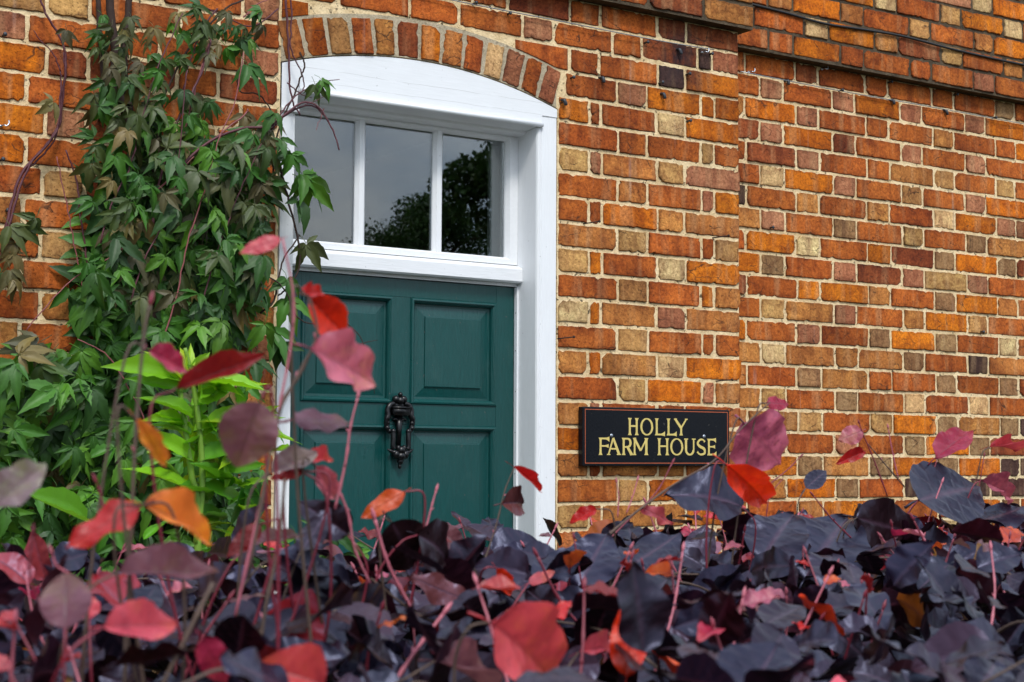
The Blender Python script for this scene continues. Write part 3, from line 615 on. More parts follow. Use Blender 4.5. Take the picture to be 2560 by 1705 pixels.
DATA = {
 'nails_front': [(3.456, 2.886, 't'), (3.563, 2.897, 'h'), (3.595, 2.894, 'k'), (3.496, 2.812, 'k'), (3.379, 2.767, 'k'), (3.387, 2.726, 't'), (3.136, 2.746, 't'), (3.016, 2.734, 'k'), (2.982, 2.653, 't'), (3.498, 2.652, 'k'), (3.317, 2.893, 'k'), (3.069, 2.269, 'n'), (3.609, 2.267, 'n'), (3.622, 1.782, 'n'), (2.97, 1.895, 'n'), (1.209, 2.601, 'k'), (1.212, 2.364, 'h'), (1.213, 2.275, 'k'), (1.229, 2.144, 'k'), (2.772, 2.904, 'k'), (2.646, 2.917, 'k')],
 'nails_wing': [(4.133, 2.91, 't'), (4.406, 2.913, 'k'), (4.68, 2.907, 't'), (4.978, 2.903, 't'), (4.315, 2.983, 'h'), (4.67, 2.981, 'k'), (5.041, 2.98, 'k'), (5.268, 2.914, 'k'), (3.95, 2.922, 'h'), (5.172, 2.036, 'k'), (4.05, 2.361, 'k')],
 'vine_polys': [([(1.426, 2.169), (1.459, 2.252), (1.528, 2.341), (1.712, 2.362), (1.852, 2.402), (1.891, 2.382), (1.906, 2.262), (1.896, 2.103), (1.899, 1.959), (1.875, 1.861), (1.838, 1.776), (1.699, 1.806), (1.578, 1.743), (1.46, 1.761), (1.435, 1.839), (1.385, 1.972), (1.417, 2.065)], 195, -0.21, -0.03, 0.055, 0.095), ([(1.125, 1.781), (1.288, 1.799), (1.401, 1.804), (1.471, 1.773), (1.687, 1.77), (1.813, 1.74), (1.866, 1.646), (1.87, 1.422), (1.924, 1.279), (1.952, 1.172), (1.142, 1.211)], 260, -0.28, -0.05, 0.062, 0.1), ([(1.412, 2.512), (1.524, 2.551), (1.633, 2.554), (1.735, 2.484), (1.75, 2.366), (1.529, 2.329), (1.424, 2.249), (1.387, 2.359)], 58, -0.16, -0.03, 0.046, 0.08), ([(1.42, 2.675), (1.667, 2.727), (1.951, 2.76), (1.899, 2.69), (1.732, 2.592), (1.524, 2.551), (1.416, 2.571)], 44, -0.13, -0.03, 0.038, 0.066), ([(1.884, 1.363), (2.055, 1.301), (2.105, 1.131), (1.927, 1.138)], 26, -0.45, -0.25, 0.05, 0.08), ([(1.191, 2.114), (1.257, 2.109), (1.273, 1.965), (1.196, 1.938)], 5, -0.12, -0.06, 0.055, 0.08), ([(1.85, 2.475), (1.916, 2.471), (1.957, 2.389), (1.973, 2.244), (1.934, 2.179), (1.893, 2.273)], 16, -0.17, -0.06, 0.055, 0.085)],
 'vine_extra': [(1.845, 2.592, -0.11, 0.095, 0.5, 1), (2.016, 2.307, -0.11, 0.11, 0.7, 3), (2.03, 2.283, -0.11, 0.105, 0.9, 1), (2.004, 2.232, -0.11, 0.09, 0.3, 2), (2.032, 2.112, -0.11, 0.085, 0.5, 5), (2.072, 2.58, -0.11, 0.06, 0.6, 7), (2.052, 2.565, -0.11, 0.06, 0.2, 7), (1.961, 2.362, -0.11, 0.08, 0.2, 5), (1.974, 2.01, -0.11, 0.09, 0.1, 3), (1.982, 1.95, -0.11, 0.09, -0.1, 1), (1.957, 1.828, -0.11, 0.095, 0.4, 0), (1.93, 1.863, -0.11, 0.11, 0.5, 0), (1.339, 2.612, -0.11, 0.05, 0.1, 2), (1.31, 2.42, -0.11, 0.06, -0.6, 5), (1.208, 2.091, -0.11, 0.08, 0.4, 5), (1.273, 2.119, -0.11, 0.07, -0.5, 3), (1.211, 1.981, -0.11, 0.08, 0.2, 3)],
 'vine_stems': [([(1.5492, -0.16, 1.6821), (1.6272, -0.16, 1.9124), (1.66, -0.16, 2.0758), (1.7061, -0.16, 2.2193), (1.7407, -0.16, 2.3521), (1.7886, -0.16, 2.4764), (1.8115, -0.16, 2.611)], 0.0024, 0.0014, 'r'), ([(1.5051, -0.17, 1.9045), (1.5376, -0.17, 2.0196), (1.6057, -0.17, 2.1622), (1.6273, -0.17, 2.2797), (1.6364, -0.17, 2.4201), (1.6461, -0.17, 2.5381)], 0.0024, 0.0014, 'p'), ([(1.6851, -0.17, 1.846), (1.719, -0.17, 1.9864), (1.7658, -0.17, 2.1298), (1.8138, -0.17, 2.252), (1.8628, -0.17, 2.3643)], 0.0024, 0.0014, 'p'), ([(1.4347, -0.13, 2.0613), (1.4667, -0.13, 2.1775), (1.5114, -0.13, 2.2735), (1.5437, -0.13, 2.4157), (1.5886, -0.13, 2.5615), (1.6467, -0.13, 2.7)], 0.0026, 0.0016, 'p'), ([(1.7675, -0.08, 2.7427), (1.7303, -0.08, 2.6884), (1.6943, -0.08, 2.5987), (1.6714, -0.08, 2.4999)], 0.0026, 0.0018, 'p'), ([(1.9644, -0.05, 2.7811), (1.8854, -0.05, 2.7189), (1.8065, -0.05, 2.7313), (1.7289, -0.05, 2.7557)], 0.0022, 0.0016, 'p'), ([(1.8542, -0.06, 2.7365), (1.8929, -0.06, 2.7798), (1.9458, -0.06, 2.8071)], 0.002, 0.0014, 'r'), ([(1.4283, -0.06, 1.9087), (1.3896, -0.06, 2.0654), (1.3634, -0.06, 2.1884), (1.3378, -0.06, 2.2884)], 0.002, 0.0014, 'r'), ([(1.5443, -0.24, 1.5688), (1.4843, -0.24, 1.6775), (1.4256, -0.24, 1.7631), (1.3466, -0.24, 1.8031)], 0.0022, 0.0014, 'r'), ([(1.5147, -0.03, 1.2072), (1.6161, -0.03, 1.4567), (1.6241, -0.03, 1.7469), (1.6151, -0.03, 2.0393), (1.5922, -0.03, 2.2378), (1.5461, -0.03, 2.3864), (1.5071, -0.03, 2.4996), (1.4947, -0.03, 2.6159), (1.4769, -0.03, 2.7552)], 0.016, 0.011, 'b'), ([(1.6666, -0.04, 1.2029), (1.6522, -0.04, 1.5727), (1.6717, -0.04, 1.8068), (1.6579, -0.04, 2.0415), (1.6186, -0.04, 2.2509), (1.5979, -0.04, 2.3553)], 0.01, 0.006, 'b'), ([(1.545, -0.03, 2.4336), (1.5238, -0.03, 2.5609), (1.5273, -0.03, 2.6683), (1.5371, -0.03, 2.7652)], 0.01, 0.009, 'b'), ([(1.4742, -0.025, 2.4492), (1.4656, -0.025, 2.5538), (1.4547, -0.025, 2.6582), (1.4488, -0.025, 2.7518)], 0.008, 0.007, 'b'), ([(1.2114, -0.03, 2.0323), (1.2277, -0.03, 2.1233), (1.258, -0.03, 2.239), (1.3237, -0.03, 2.3259), (1.3543, -0.03, 2.3869), (1.3571, -0.03, 2.4565), (1.3665, -0.03, 2.5389), (1.3508, -0.03, 2.6063), (1.3088, -0.03, 2.6694), (1.2904, -0.03, 2.7127)], 0.0045, 0.0028, 'p'), ([(1.2155, -0.035, 2.032), (1.2348, -0.035, 2.1345), (1.2696, -0.035, 2.2508), (1.3309, -0.035, 2.3373), (1.3492, -0.035, 2.3854), (1.3525, -0.035, 2.4781), (1.3515, -0.035, 2.5184)], 0.0038, 0.0022, 'p'), ([(1.2093, -0.028, 2.0099), (1.2241, -0.028, 2.112), (1.2533, -0.028, 2.2275), (1.2971, -0.028, 2.2775), (1.3466, -0.028, 2.3518), (1.3658, -0.028, 2.5044), (1.3593, -0.028, 2.5731)], 0.0032, 0.002, 'p'), ([(1.3547, -0.025, 2.5209), (1.3303, -0.025, 2.5695), (1.3009, -0.025, 2.5941), (1.2808, -0.025, 2.62)], 0.002, 0.0012, 'p'), ([(1.5772, -0.11, 2.0747), (1.5924, -0.11, 2.2035), (1.6312, -0.11, 2.3712), (1.6842, -0.11, 2.49), (1.72, -0.11, 2.5723), (1.7374, -0.11, 2.6467)], 0.0042, 0.0028, 'p'), ([(1.6423, -0.1, 2.3271), (1.6718, -0.1, 2.3895), (1.7004, -0.1, 2.5119), (1.7355, -0.1, 2.6366)], 0.003, 0.0022, 'r'), ([(1.6147, -0.13, 2.203), (1.6649, -0.1367, 2.3004), (1.7351, -0.1433, 2.366), (1.8199, -0.15, 2.4045), (1.8939, -0.1567, 2.4181), (1.9488, -0.1633, 2.4659), (1.9914, -0.17, 2.4944), (2.0351, -0.1767, 2.4804), (2.0731, -0.1833, 2.4227), (2.0908, -0.19, 2.3685)], 0.0045, 0.002, 'p'), ([(1.5882, -0.12, 2.2134), (1.6597, -0.12, 2.2848), (1.7327, -0.12, 2.3576), (1.8326, -0.12, 2.4472), (1.8451, -0.12, 2.4668)], 0.0028, 0.002, 'r'), ([(1.9019, -0.14, 2.4098), (1.9476, -0.1525, 2.4592), (2.0074, -0.165, 2.4888), (2.0484, -0.1775, 2.4636), (2.0766, -0.19, 2.4097)], 0.0035, 0.0015, 'p'), ([(1.9935, -0.03, 2.8283), (2.005, -0.03, 2.7165), (2.011, -0.03, 2.6041), (2.0218, -0.03, 2.5302), (2.0471, -0.03, 2.4894)], 0.0036, 0.0022, 'p'), ([(2.0112, -0.03, 2.8312), (2.0155, -0.03, 2.7434), (2.0138, -0.03, 2.68), (2.0449, -0.03, 2.6214), (2.0594, -0.03, 2.5791), (2.0461, -0.03, 2.5522)], 0.0026, 0.0016, 'p'), ([(1.9173, -0.08, 2.385), (1.9557, -0.08, 2.4632), (2.0083, -0.08, 2.5317), (2.0894, -0.08, 2.5798), (2.1447, -0.08, 2.5974)], 0.003, 0.001, 'p'), ([(1.9903, -0.06, 2.5704), (2.0314, -0.06, 2.5446), (2.0658, -0.06, 2.5366)], 0.002, 0.001, 'p'), ([(2.0295, -0.06, 2.6634), (2.0437, -0.06, 2.6278), (2.0307, -0.06, 2.5884), (2.0125, -0.06, 2.5359), (1.9658, -0.06, 2.4308), (1.9484, -0.06, 2.281)], 0.0024, 0.0028, 'b'), ([(1.8374, -0.06, 2.5866), (1.8477, -0.06, 2.5268), (1.8976, -0.06, 2.5272), (1.9312, -0.06, 2.5007), (1.9587, -0.06, 2.4546)], 0.0018, 0.0022, 'b'), ([(1.9484, -0.1, 2.3363), (1.9837, -0.1, 2.2177), (2.0197, -0.1, 2.0618), (1.981, -0.1, 1.9862), (1.955, -0.1, 1.9603)], 0.0034, 0.0022, 'b'), ([(1.7894, -0.12, 2.043), (1.8782, -0.1225, 2.0194), (1.9558, -0.125, 1.9824), (2.009, -0.1275, 1.8949), (2.1019, -0.13, 1.8875), (2.1552, -0.1325, 1.89), (2.203, -0.135, 1.8369), (2.2166, -0.1375, 1.7635), (2.2398, -0.14, 1.6965)], 0.0025, 0.001, 'b'), ([(2.1934, -0.14, 1.8361), (2.2211, -0.14, 1.8436), (2.2463, -0.14, 1.8484)], 0.0012, 0.0008, 'b'), ([(2.0185, -0.1, 2.1351), (1.9729, -0.1, 2.0706), (1.9541, -0.1, 2.0086), (1.942, -0.1, 1.9475), (1.9035, -0.1, 1.9092)], 0.0022, 0.003, 'b'), ([(1.6124, -0.05, 2.3553), (1.6225, -0.05, 2.4515), (1.6576, -0.05, 2.5517), (1.7182, -0.05, 2.6568), (1.8061, -0.05, 2.7558), (1.8577, -0.05, 2.7888)], 0.0035, 0.0025, 'b'), ([(1.3635, -0.05, 2.3099), (1.3943, -0.05, 2.2386), (1.4085, -0.05, 2.1367), (1.4288, -0.05, 2.0237), (1.4428, -0.05, 1.9332)], 0.0022, 0.0028, 'p'), ([(1.259, -0.1, 1.8295), (1.3126, -0.1, 1.8988), (1.3785, -0.1, 1.97), (1.458, -0.1, 2.0208), (1.5273, -0.1, 2.0719)], 0.0015, 0.002, 'r'), ([(2.057, -0.16, 2.4862), (2.044, -0.16, 2.4538), (2.031, -0.16, 2.4216)], 0.0012, 0.0007, 'r'), ([(1.9965, -0.16, 2.4908), (2.0297, -0.16, 2.5048), (2.0565, -0.16, 2.5206)], 0.0012, 0.0007, 'p')],
 'shrub_root': (1.3427, -1.0),
 'shrub_stems': [([(1.3408, -1.0, 0.0), (1.3504, -1.0, 0.6), (1.3542, -1.0, 1.3316), (1.3368, -1.0, 1.4757), (1.3203, -1.0, 1.5747), (1.3038, -1.0, 1.6737)], 0.01, 0.005), ([(1.3513, -1.0, 1.3316), (1.3611, -1.0, 1.4667), (1.3488, -1.0, 1.5934), (1.3324, -1.0, 1.6837), (1.3168, -1.0, 1.7377)], 0.008, 0.004), ([(1.3743, -0.95, 1.3746), (1.4164, -0.95, 1.4846), (1.4229, -1.0, 1.5581), (1.4515, -1.0, 1.6231)], 0.006, 0.003), ([(1.3379, -1.0, 1.4217), (1.2984, -1.0, 1.4846), (1.2027, -1.1, 1.5194)], 0.005, 0.003), ([(1.504, -0.9, 1.23), (1.5013, -0.9, 1.3711), (1.4944, -0.9, 1.4656)], 0.006, 0.003)],
 'shrub_leaves': [((1.3136, -1.0, 1.665), (1.1492, -1.05, 1.7101), 0.95, 0), ((1.314, -1.0, 1.6469), (1.2003, -1.0, 1.6792), 0.8, 1), ((1.3086, -1.0, 1.6739), (1.234, -1.03, 1.7324), 0.9, 3), ((1.3228, -1.0, 1.6834), (1.3309, -1.0, 1.7519), 0.9, 3), ((1.3324, -1.0, 1.6837), (1.3701, -1.0, 1.74), 0.9, 0), ((1.323, -1.0, 1.6743), (1.3192, -0.97, 1.7486), 0.8, 3), ((1.3424, -1.0, 1.6659), (1.4737, -1.08, 1.667), 0.95, 0), ((1.3476, -1.0, 1.6479), (1.4811, -1.02, 1.6973), 0.8, 3), ((1.3337, -1.0, 1.6202), (1.4594, -0.98, 1.6797), 0.8, 0), ((1.3343, -1.0, 1.5931), (1.2229, -1.04, 1.6429), 0.9, 0), ((1.3397, -1.0, 1.566), (1.452, -1.0, 1.5954), 0.9, 0), ((1.3351, -1.0, 1.5569), (1.2489, -1.0, 1.5914), 1.0, 1), ((1.3641, -1.0, 1.5573), (1.4446, -0.97, 1.6377), 0.9, 0), ((1.413, -1.0, 1.558), (1.5148, -0.95, 1.626), 1.0, 1), ((1.341, -1.0, 1.5028), (1.2142, -1.02, 1.555), 1.0, 0), ((1.3507, -1.0, 1.5028), (1.4766, -0.97, 1.5406), 1.1, 1), ((1.3375, -1.0, 1.4397), (1.1911, -1.06, 1.5064), 1.15, 0), ((1.3562, -1.0, 1.4667), (1.4885, -0.98, 1.4757), 1.2, 0), ((1.3663, -1.0, 1.4486), (1.498, -0.95, 1.4287), 1.1, 1), ((1.4377, -1.0, 1.5584), (1.5656, -1.05, 1.5735), 1.0, 0), ((1.4425, -1.0, 1.5676), (1.5532, -1.0, 1.6162), 0.9, 0), ((1.2791, -1.0, 1.5024), (1.2142, -1.0, 1.4844), 0.9, 1), ((1.3188, -1.0, 1.4218), (1.2728, -0.95, 1.3941), 1.0, 2), ((1.4498, -1.0, 1.4483), (1.4589, -0.95, 1.3548), 1.0, 2), ((1.455, -1.0, 1.4391), (1.54, -0.95, 1.3721), 1.0, 2), ((1.4544, -1.0, 1.4666), (1.5216, -0.9, 1.3897), 0.9, 2), ((1.1169, -1.0, 1.38), (0.9665, -1.1, 1.4348), 1.0, 1), ((1.1612, -1.0, 1.4055), (1.1378, -1.0, 1.4406), 1.0, 2), ((1.2359, -1.0, 1.343), (1.2817, -1.0, 1.3865), 1.1, 1), ((1.2347, -1.0, 1.3959), (1.1874, -1.0, 1.4491), 1.0, 2), ((1.4559, -1.0, 1.651), (1.511, -1.0, 1.6806), 0.8, 3), ((1.5138, -1.0, 1.5223), (1.5364, -1.1, 1.5404), 0.8, 0), ((1.4954, -0.8997, 1.3097), (1.4076, -0.9475, 1.3301), 0.7674326003600552, 1), ((1.3836, -0.88, 1.6267), (1.2476, -0.9651, 1.6421), 0.8009173607882337, 2), ((1.4471, -0.9957, 1.5271), (1.4003, -1.0751, 1.5737), 0.716223465524328, 1), ((1.4496, -0.9787, 1.4493), (1.4888, -1.0385, 1.4719), 0.6441799952185581, 0), ((1.3271, -0.9782, 1.5359), (1.4588, -0.9192, 1.5511), 0.7991899803554099, 3), ((1.3991, -0.9566, 1.4196), (1.376, -0.9254, 1.4772), 0.7114422402552973, 1), ((1.4584, -0.889, 1.438), (1.4231, -0.9898, 1.4968), 0.8078811224479531, 1), ((1.437, -0.9129, 1.5542), (1.4875, -0.9796, 1.5777), 0.7141377789650272, 3), ((1.375, -0.891, 1.5925), (1.3553, -1.0317, 1.6268), 0.8278444589670116, 1), ((1.373, -0.9391, 1.3525), (1.44, -0.9692, 1.3892), 0.7016676319983681, 3), ((1.3328, -0.991, 1.5354), (1.4556, -0.9323, 1.5607), 0.7814873218693246, 0), ((1.4823, -0.929, 1.6598), (1.4843, -0.9572, 1.6993), 0.8289602404577023, 2), ((1.3221, -0.9928, 1.4896), (1.4514, -0.9184, 1.5374), 0.7898522675631066, 0), ((1.3988, -0.8855, 1.6391), (1.3503, -1.0754, 1.6679), 0.782355876860451, 0), ((1.3785, -0.9372, 1.65), (1.4208, -1.0797, 1.6704), 0.747364560595082, 0), ((1.3566, -0.9109, 1.5488), (1.2558, -1.0596, 1.6011), 0.6843034432991613, 0), ((1.358, -0.9683, 1.5243), (1.3608, -1.0077, 1.5621), 0.7553987817938349, 0), ((1.3735, -0.9878, 1.6196), (1.405, -0.9994, 1.6656), 0.8186907603369918, 0), ((1.4256, -0.8951, 1.3546), (1.3705, -1.0186, 1.4102), 0.6654593493902644, 1), ((1.4125, -0.9696, 1.4812), (1.4773, -1.0563, 1.5014), 0.6426776913849114, 1), ((1.447, -0.8807, 1.5385), (1.5008, -1.0382, 1.5561), 0.7111743637799242, 1), ((1.3279, -0.9568, 1.4991), (1.4027, -0.9568, 1.5429), 0.6696842829253337, 0), ((1.3239, -0.9895, 1.5721), (1.2212, -1.0617, 1.604), 0.6049504473465682, 0), ((1.3364, -0.9357, 1.6794), (1.347, -1.0116, 1.7259), 0.7711716538417389, 0), ((1.4145, -0.9939, 1.447), (1.4139, -1.0048, 1.5076), 0.7312661330799404, 0), ((1.4928, -0.8847, 1.4918), (1.4121, -1.0587, 1.5307), 0.6916207065611719, 3), ((1.4551, -0.9879, 1.5781), (1.3344, -1.0249, 1.5938), 0.8101529217797102, 3), ((1.4536, -0.9444, 1.3479), (1.365, -0.9199, 1.3734), 0.7533891560021588, 0), ((1.3776, -0.9094, 1.5778), (1.3843, -1.0454, 1.5906), 0.7428881853323327, 1), ((1.4192, -0.9695, 1.6466), (1.3329, -1.0579, 1.7067), 0.7541353666224906, 1), ((1.4351, -0.9209, 1.309), (1.4609, -0.9401, 1.3435), 0.7808795699957825, 1), ((1.3687, -0.9419, 1.4046), (1.3038, -0.9242, 1.4355), 0.7798867060890362, 3), ((1.4367, -0.9722, 1.4127), (1.4959, -0.992, 1.4428), 0.6648513353402933, 1), ((1.4381, -0.9309, 1.377), (1.2818, -1.0672, 1.4122), 0.6440335981505886, 2), ((1.363, -0.8925, 1.5647), (1.2949, -0.902, 1.5808), 0.762020519445784, 0), ((1.466, -0.9605, 1.5732), (1.4933, -1.0489, 1.633), 0.6717470815630076, 0), ((1.4117, -0.938, 1.3129), (1.4523, -0.9512, 1.3447), 0.6643151293873152, 0), ((1.4092, -0.9061, 1.4796), (1.3474, -0.9768, 1.5541), 0.6361912557234227, 1), ((1.4308, -0.9529, 1.4485), (1.3464, -1.0704, 1.5124), 0.6684875350537052, 1), ((1.462, -0.8846, 1.3127), (1.4536, -1.0205, 1.3662), 0.7864031886904845, 3), ((1.3208, -0.9775, 1.4463), (1.3964, -0.9331, 1.4934), 0.6956389084034302, 3), ((1.4634, -0.944, 1.5967), (1.426, -1.0481, 1.6664), 0.6236074719897237, 1), ((1.4949, -0.8938, 1.367), (1.4555, -1.0619, 1.4419), 0.8039053040700468, 0), ((1.3723, -0.9266, 1.4154), (1.3298, -1.0785, 1.4727), 0.7696739782288633, 1), ((1.3845, -0.884, 1.5204), (1.3027, -1.0669, 1.5639), 0.6007593220205555, 1), ((1.43, -0.889, 1.3837), (1.3243, -0.914, 1.4106), 0.7148264189566397, 2)],
 'hedge_leaves': [((0.7002, -2.75, 1.7218), (0.6629, -2.735, 1.7067), 0.45, 'pinkred', 0.3), ((0.7225, -2.75, 1.6686), (0.7581, -2.735, 1.673), 0.4, 'red', 0.3), ((0.7332, -2.75, 1.664), (0.7806, -2.735, 1.6315), 0.7, 'brightred', 0.1), ((0.719, -2.78, 1.6121), (0.8061, -2.765, 1.5805), 0.62, 'pink', 0.35), ((0.7306, -2.72, 1.5438), (0.8057, -2.705, 1.5451), 0.45, 'purplepink', 0.4), ((0.621, -2.88, 1.5537), (0.6046, -2.865, 1.4944), 0.85, 'purplepink', 0.1), ((0.6063, -2.72, 1.5713), (0.703, -2.705, 1.6059), 0.3, 'darkred', 0.2), ((0.5666, -2.75, 1.6051), (0.6118, -2.735, 1.5881), 0.6, 'magenta', 0.3), ((0.4984, -2.9, 1.5365), (0.5346, -2.885, 1.4943), 0.28, 'orange', 0.2), ((0.5241, -2.85, 1.4632), (0.4619, -2.835, 1.4308), 0.5, 'red', 0.4), ((0.5261, -2.85, 1.4632), (0.609, -2.835, 1.4315), 0.52, 'orange', 0.3), ((0.4864, -2.9, 1.4091), (0.578, -2.885, 1.4016), 0.45, 'purplepink', 0.35), ((0.3948, -2.85, 1.4608), (0.445, -2.835, 1.5012), 0.5, 'greybrown', 0.3), ((0.4569, -2.95, 1.3701), (0.5212, -2.935, 1.3657), 0.6, 'pinkred', 0.25), ((0.4328, -2.93, 1.3679), (0.4373, -2.915, 1.4139), 0.85, 'purplepink', 0.1), ((0.5499, -2.65, 1.3466), (0.5523, -2.635, 1.3706), 0.85, 'pinkred', 0.1), ((0.627, -3.0, 1.3182), (0.5764, -2.985, 1.3392), 0.8, 'redpink', 0.3), ((0.8203, -2.95, 1.3561), (0.9342, -2.935, 1.2897), 0.6, 'redpink', 0.3), ((1.016, -2.9, 1.2887), (1.0341, -2.885, 1.369), 0.45, 'brightred', 0.1), ((0.5406, -2.95, 1.3561), (0.5711, -2.935, 1.3147), 0.55, 'magenta', 0.2), ((1.8761, -2.1, 1.4298), (1.7506, -2.085, 1.4776), 0.7, 'purple', 0.55), ((1.754, -2.2, 1.5025), (1.8917, -2.185, 1.4209), 0.34, 'brightred', 0.1), ((1.882, -2.1, 1.5725), (1.9802, -2.085, 1.5017), 0.95, 'pink', 0.1), ((1.9339, -2.1, 1.608), (2.0048, -2.085, 1.6086), 0.4, 'magenta', 0.2), ((2.5751, -1.9, 1.5178), (2.7008, -1.885, 1.5767), 0.5, 'magenta', 0.2), ((2.3744, -1.9, 1.5285), (2.3108, -1.885, 1.5042), 0.38, 'red', 0.2), ((2.3678, -1.9, 1.5695), (2.3184, -1.885, 1.5502), 0.7, 'pink', 0.1), ((2.7389, -1.9, 1.5407), (2.8832, -1.885, 1.5497), 0.22, 'redpink', 0.2), ((2.6533, -1.95, 1.4714), (2.8144, -1.935, 1.4374), 0.24, 'pink', 0.3), ((1.4097, -2.1, 1.4966), (1.4875, -2.085, 1.453), 0.25, 'red', 0.2), ((1.3875, -2.1, 1.4392), (1.4626, -2.085, 1.445), 0.62, 'brownpurple', 0.1), ((1.0448, -2.4, 1.4645), (0.9908, -2.385, 1.4328), 0.45, 'orangered', 0.2), ((1.1919, -2.3, 1.3851), (1.159, -2.285, 1.4176), 0.75, 'purplepink', 0.1), ((2.2149, -1.9, 1.4572), (2.2872, -1.885, 1.4939), 0.45, 'purple', 0.2), ((0.764, -2.6, 1.4902), (0.8249, -2.585, 1.5094), 0.5, 'greybrown', 0.3), ((0.8034, -2.6, 1.4917), (0.7702, -2.585, 1.483), 0.35, 'red', 0.3), ((0.8176, -2.6, 1.4974), (0.8527, -2.585, 1.4589), 0.45, 'pink', 0.2), ((0.8142, -2.58, 1.5021), (0.8639, -2.565, 1.5112), 0.32, 'redpink', 0.3), ((0.7992, -2.6, 1.4926), (0.7802, -2.585, 1.4996), 0.4, 'pink', 0.3), ((1.6635, -2.1, 1.4297), (1.7467, -2.085, 1.404), 0.32, 'pinkred', 0.3), ((1.5685, -2.1, 1.4293), (1.5281, -2.085, 1.4087), 0.5, 'red', 0.3), ((1.0263, -2.4, 1.4263), (1.0902, -2.385, 1.3467), 0.62, 'darkpurple', 0.2), ((1.0646, -2.4, 1.4091), (1.1529, -2.385, 1.3728), 0.7, 'darkpurple', 0.2), ((1.1061, -2.45, 1.3296), (1.0291, -2.435, 1.3574), 0.42, 'brownpurple', 0.4), ((0.7538, -2.6, 1.4344), (0.7209, -2.585, 1.3998), 0.5, 'darkred', 0.3), ((0.8226, -2.5, 1.3929), (0.9467, -2.485, 1.3632), 0.4, 'purple', 0.4), ((0.767, -2.55, 1.4111), (0.8379, -2.535, 1.4187), 0.35, 'purplepink', 0.4), ((0.85, -2.5, 1.3972), (0.8962, -2.485, 1.4462), 0.5, 'darkpurple', 0.3), ((0.9118, -2.5, 1.4159), (0.862, -2.485, 1.4567), 0.6, 'darkpurple', 0.2), ((1.3184, -2.3, 1.3395), (1.4008, -2.285, 1.3732), 0.7, 'purple', 0.5), ((1.4262, -2.25, 1.3202), (1.4932, -2.235, 1.4075), 0.75, 'purple', 0.3), ((1.5827, -2.15, 1.3351), (1.7094, -2.135, 1.3795), 0.7, 'purple', 0.5), ((1.9197, -2.1, 1.3367), (2.0155, -2.085, 1.4394), 0.75, 'purple', 0.3), ((2.1156, -2.0, 1.2946), (2.2541, -1.985, 1.4355), 0.8, 'purple', 0.25), ((2.2499, -2.0, 1.4034), (2.4291, -1.985, 1.3669), 0.55, 'darkpurple', 0.1), ((2.4684, -1.95, 1.4331), (2.6773, -1.935, 1.4668), 0.8, 'purple', 0.3), ((2.6318, -1.95, 1.388), (2.8024, -1.935, 1.4031), 0.7, 'purple', 0.5), ((1.2359, -2.4, 1.3426), (1.2923, -2.385, 1.3572), 0.3, 'pinkred', 0.2), ((1.0291, -2.8, 1.3019), (1.0982, -2.785, 1.3105), 0.3, 'pinkred', 0.3), ((1.184, -2.4, 1.3642), (1.2216, -2.385, 1.3249), 0.4, 'brightred', 0.2), ((1.2031, -2.85, 1.2686), (1.2674, -2.835, 1.2675), 0.8, 'redpink', 0.2), ((0.4323, -2.8, 1.3624), (0.4234, -2.785, 1.3728), 0.7, 'pinkred', 0.3), ((0.3978, -2.9, 1.3346), (0.388, -2.885, 1.3474), 0.6, 'pinkred', 0.3), ((0.8227, -2.85, 1.3105), (0.9233, -2.835, 1.2791), 0.5, 'purplepink', 0.4), ((1.9472, -2.4, 1.2636), (2.1135, -2.385, 1.2127), 0.8, 'purple', 0.4), ((2.2385, -2.0, 1.4035), (2.3578, -1.985, 1.3932), 0.5, 'darkpurple', 0.2)],
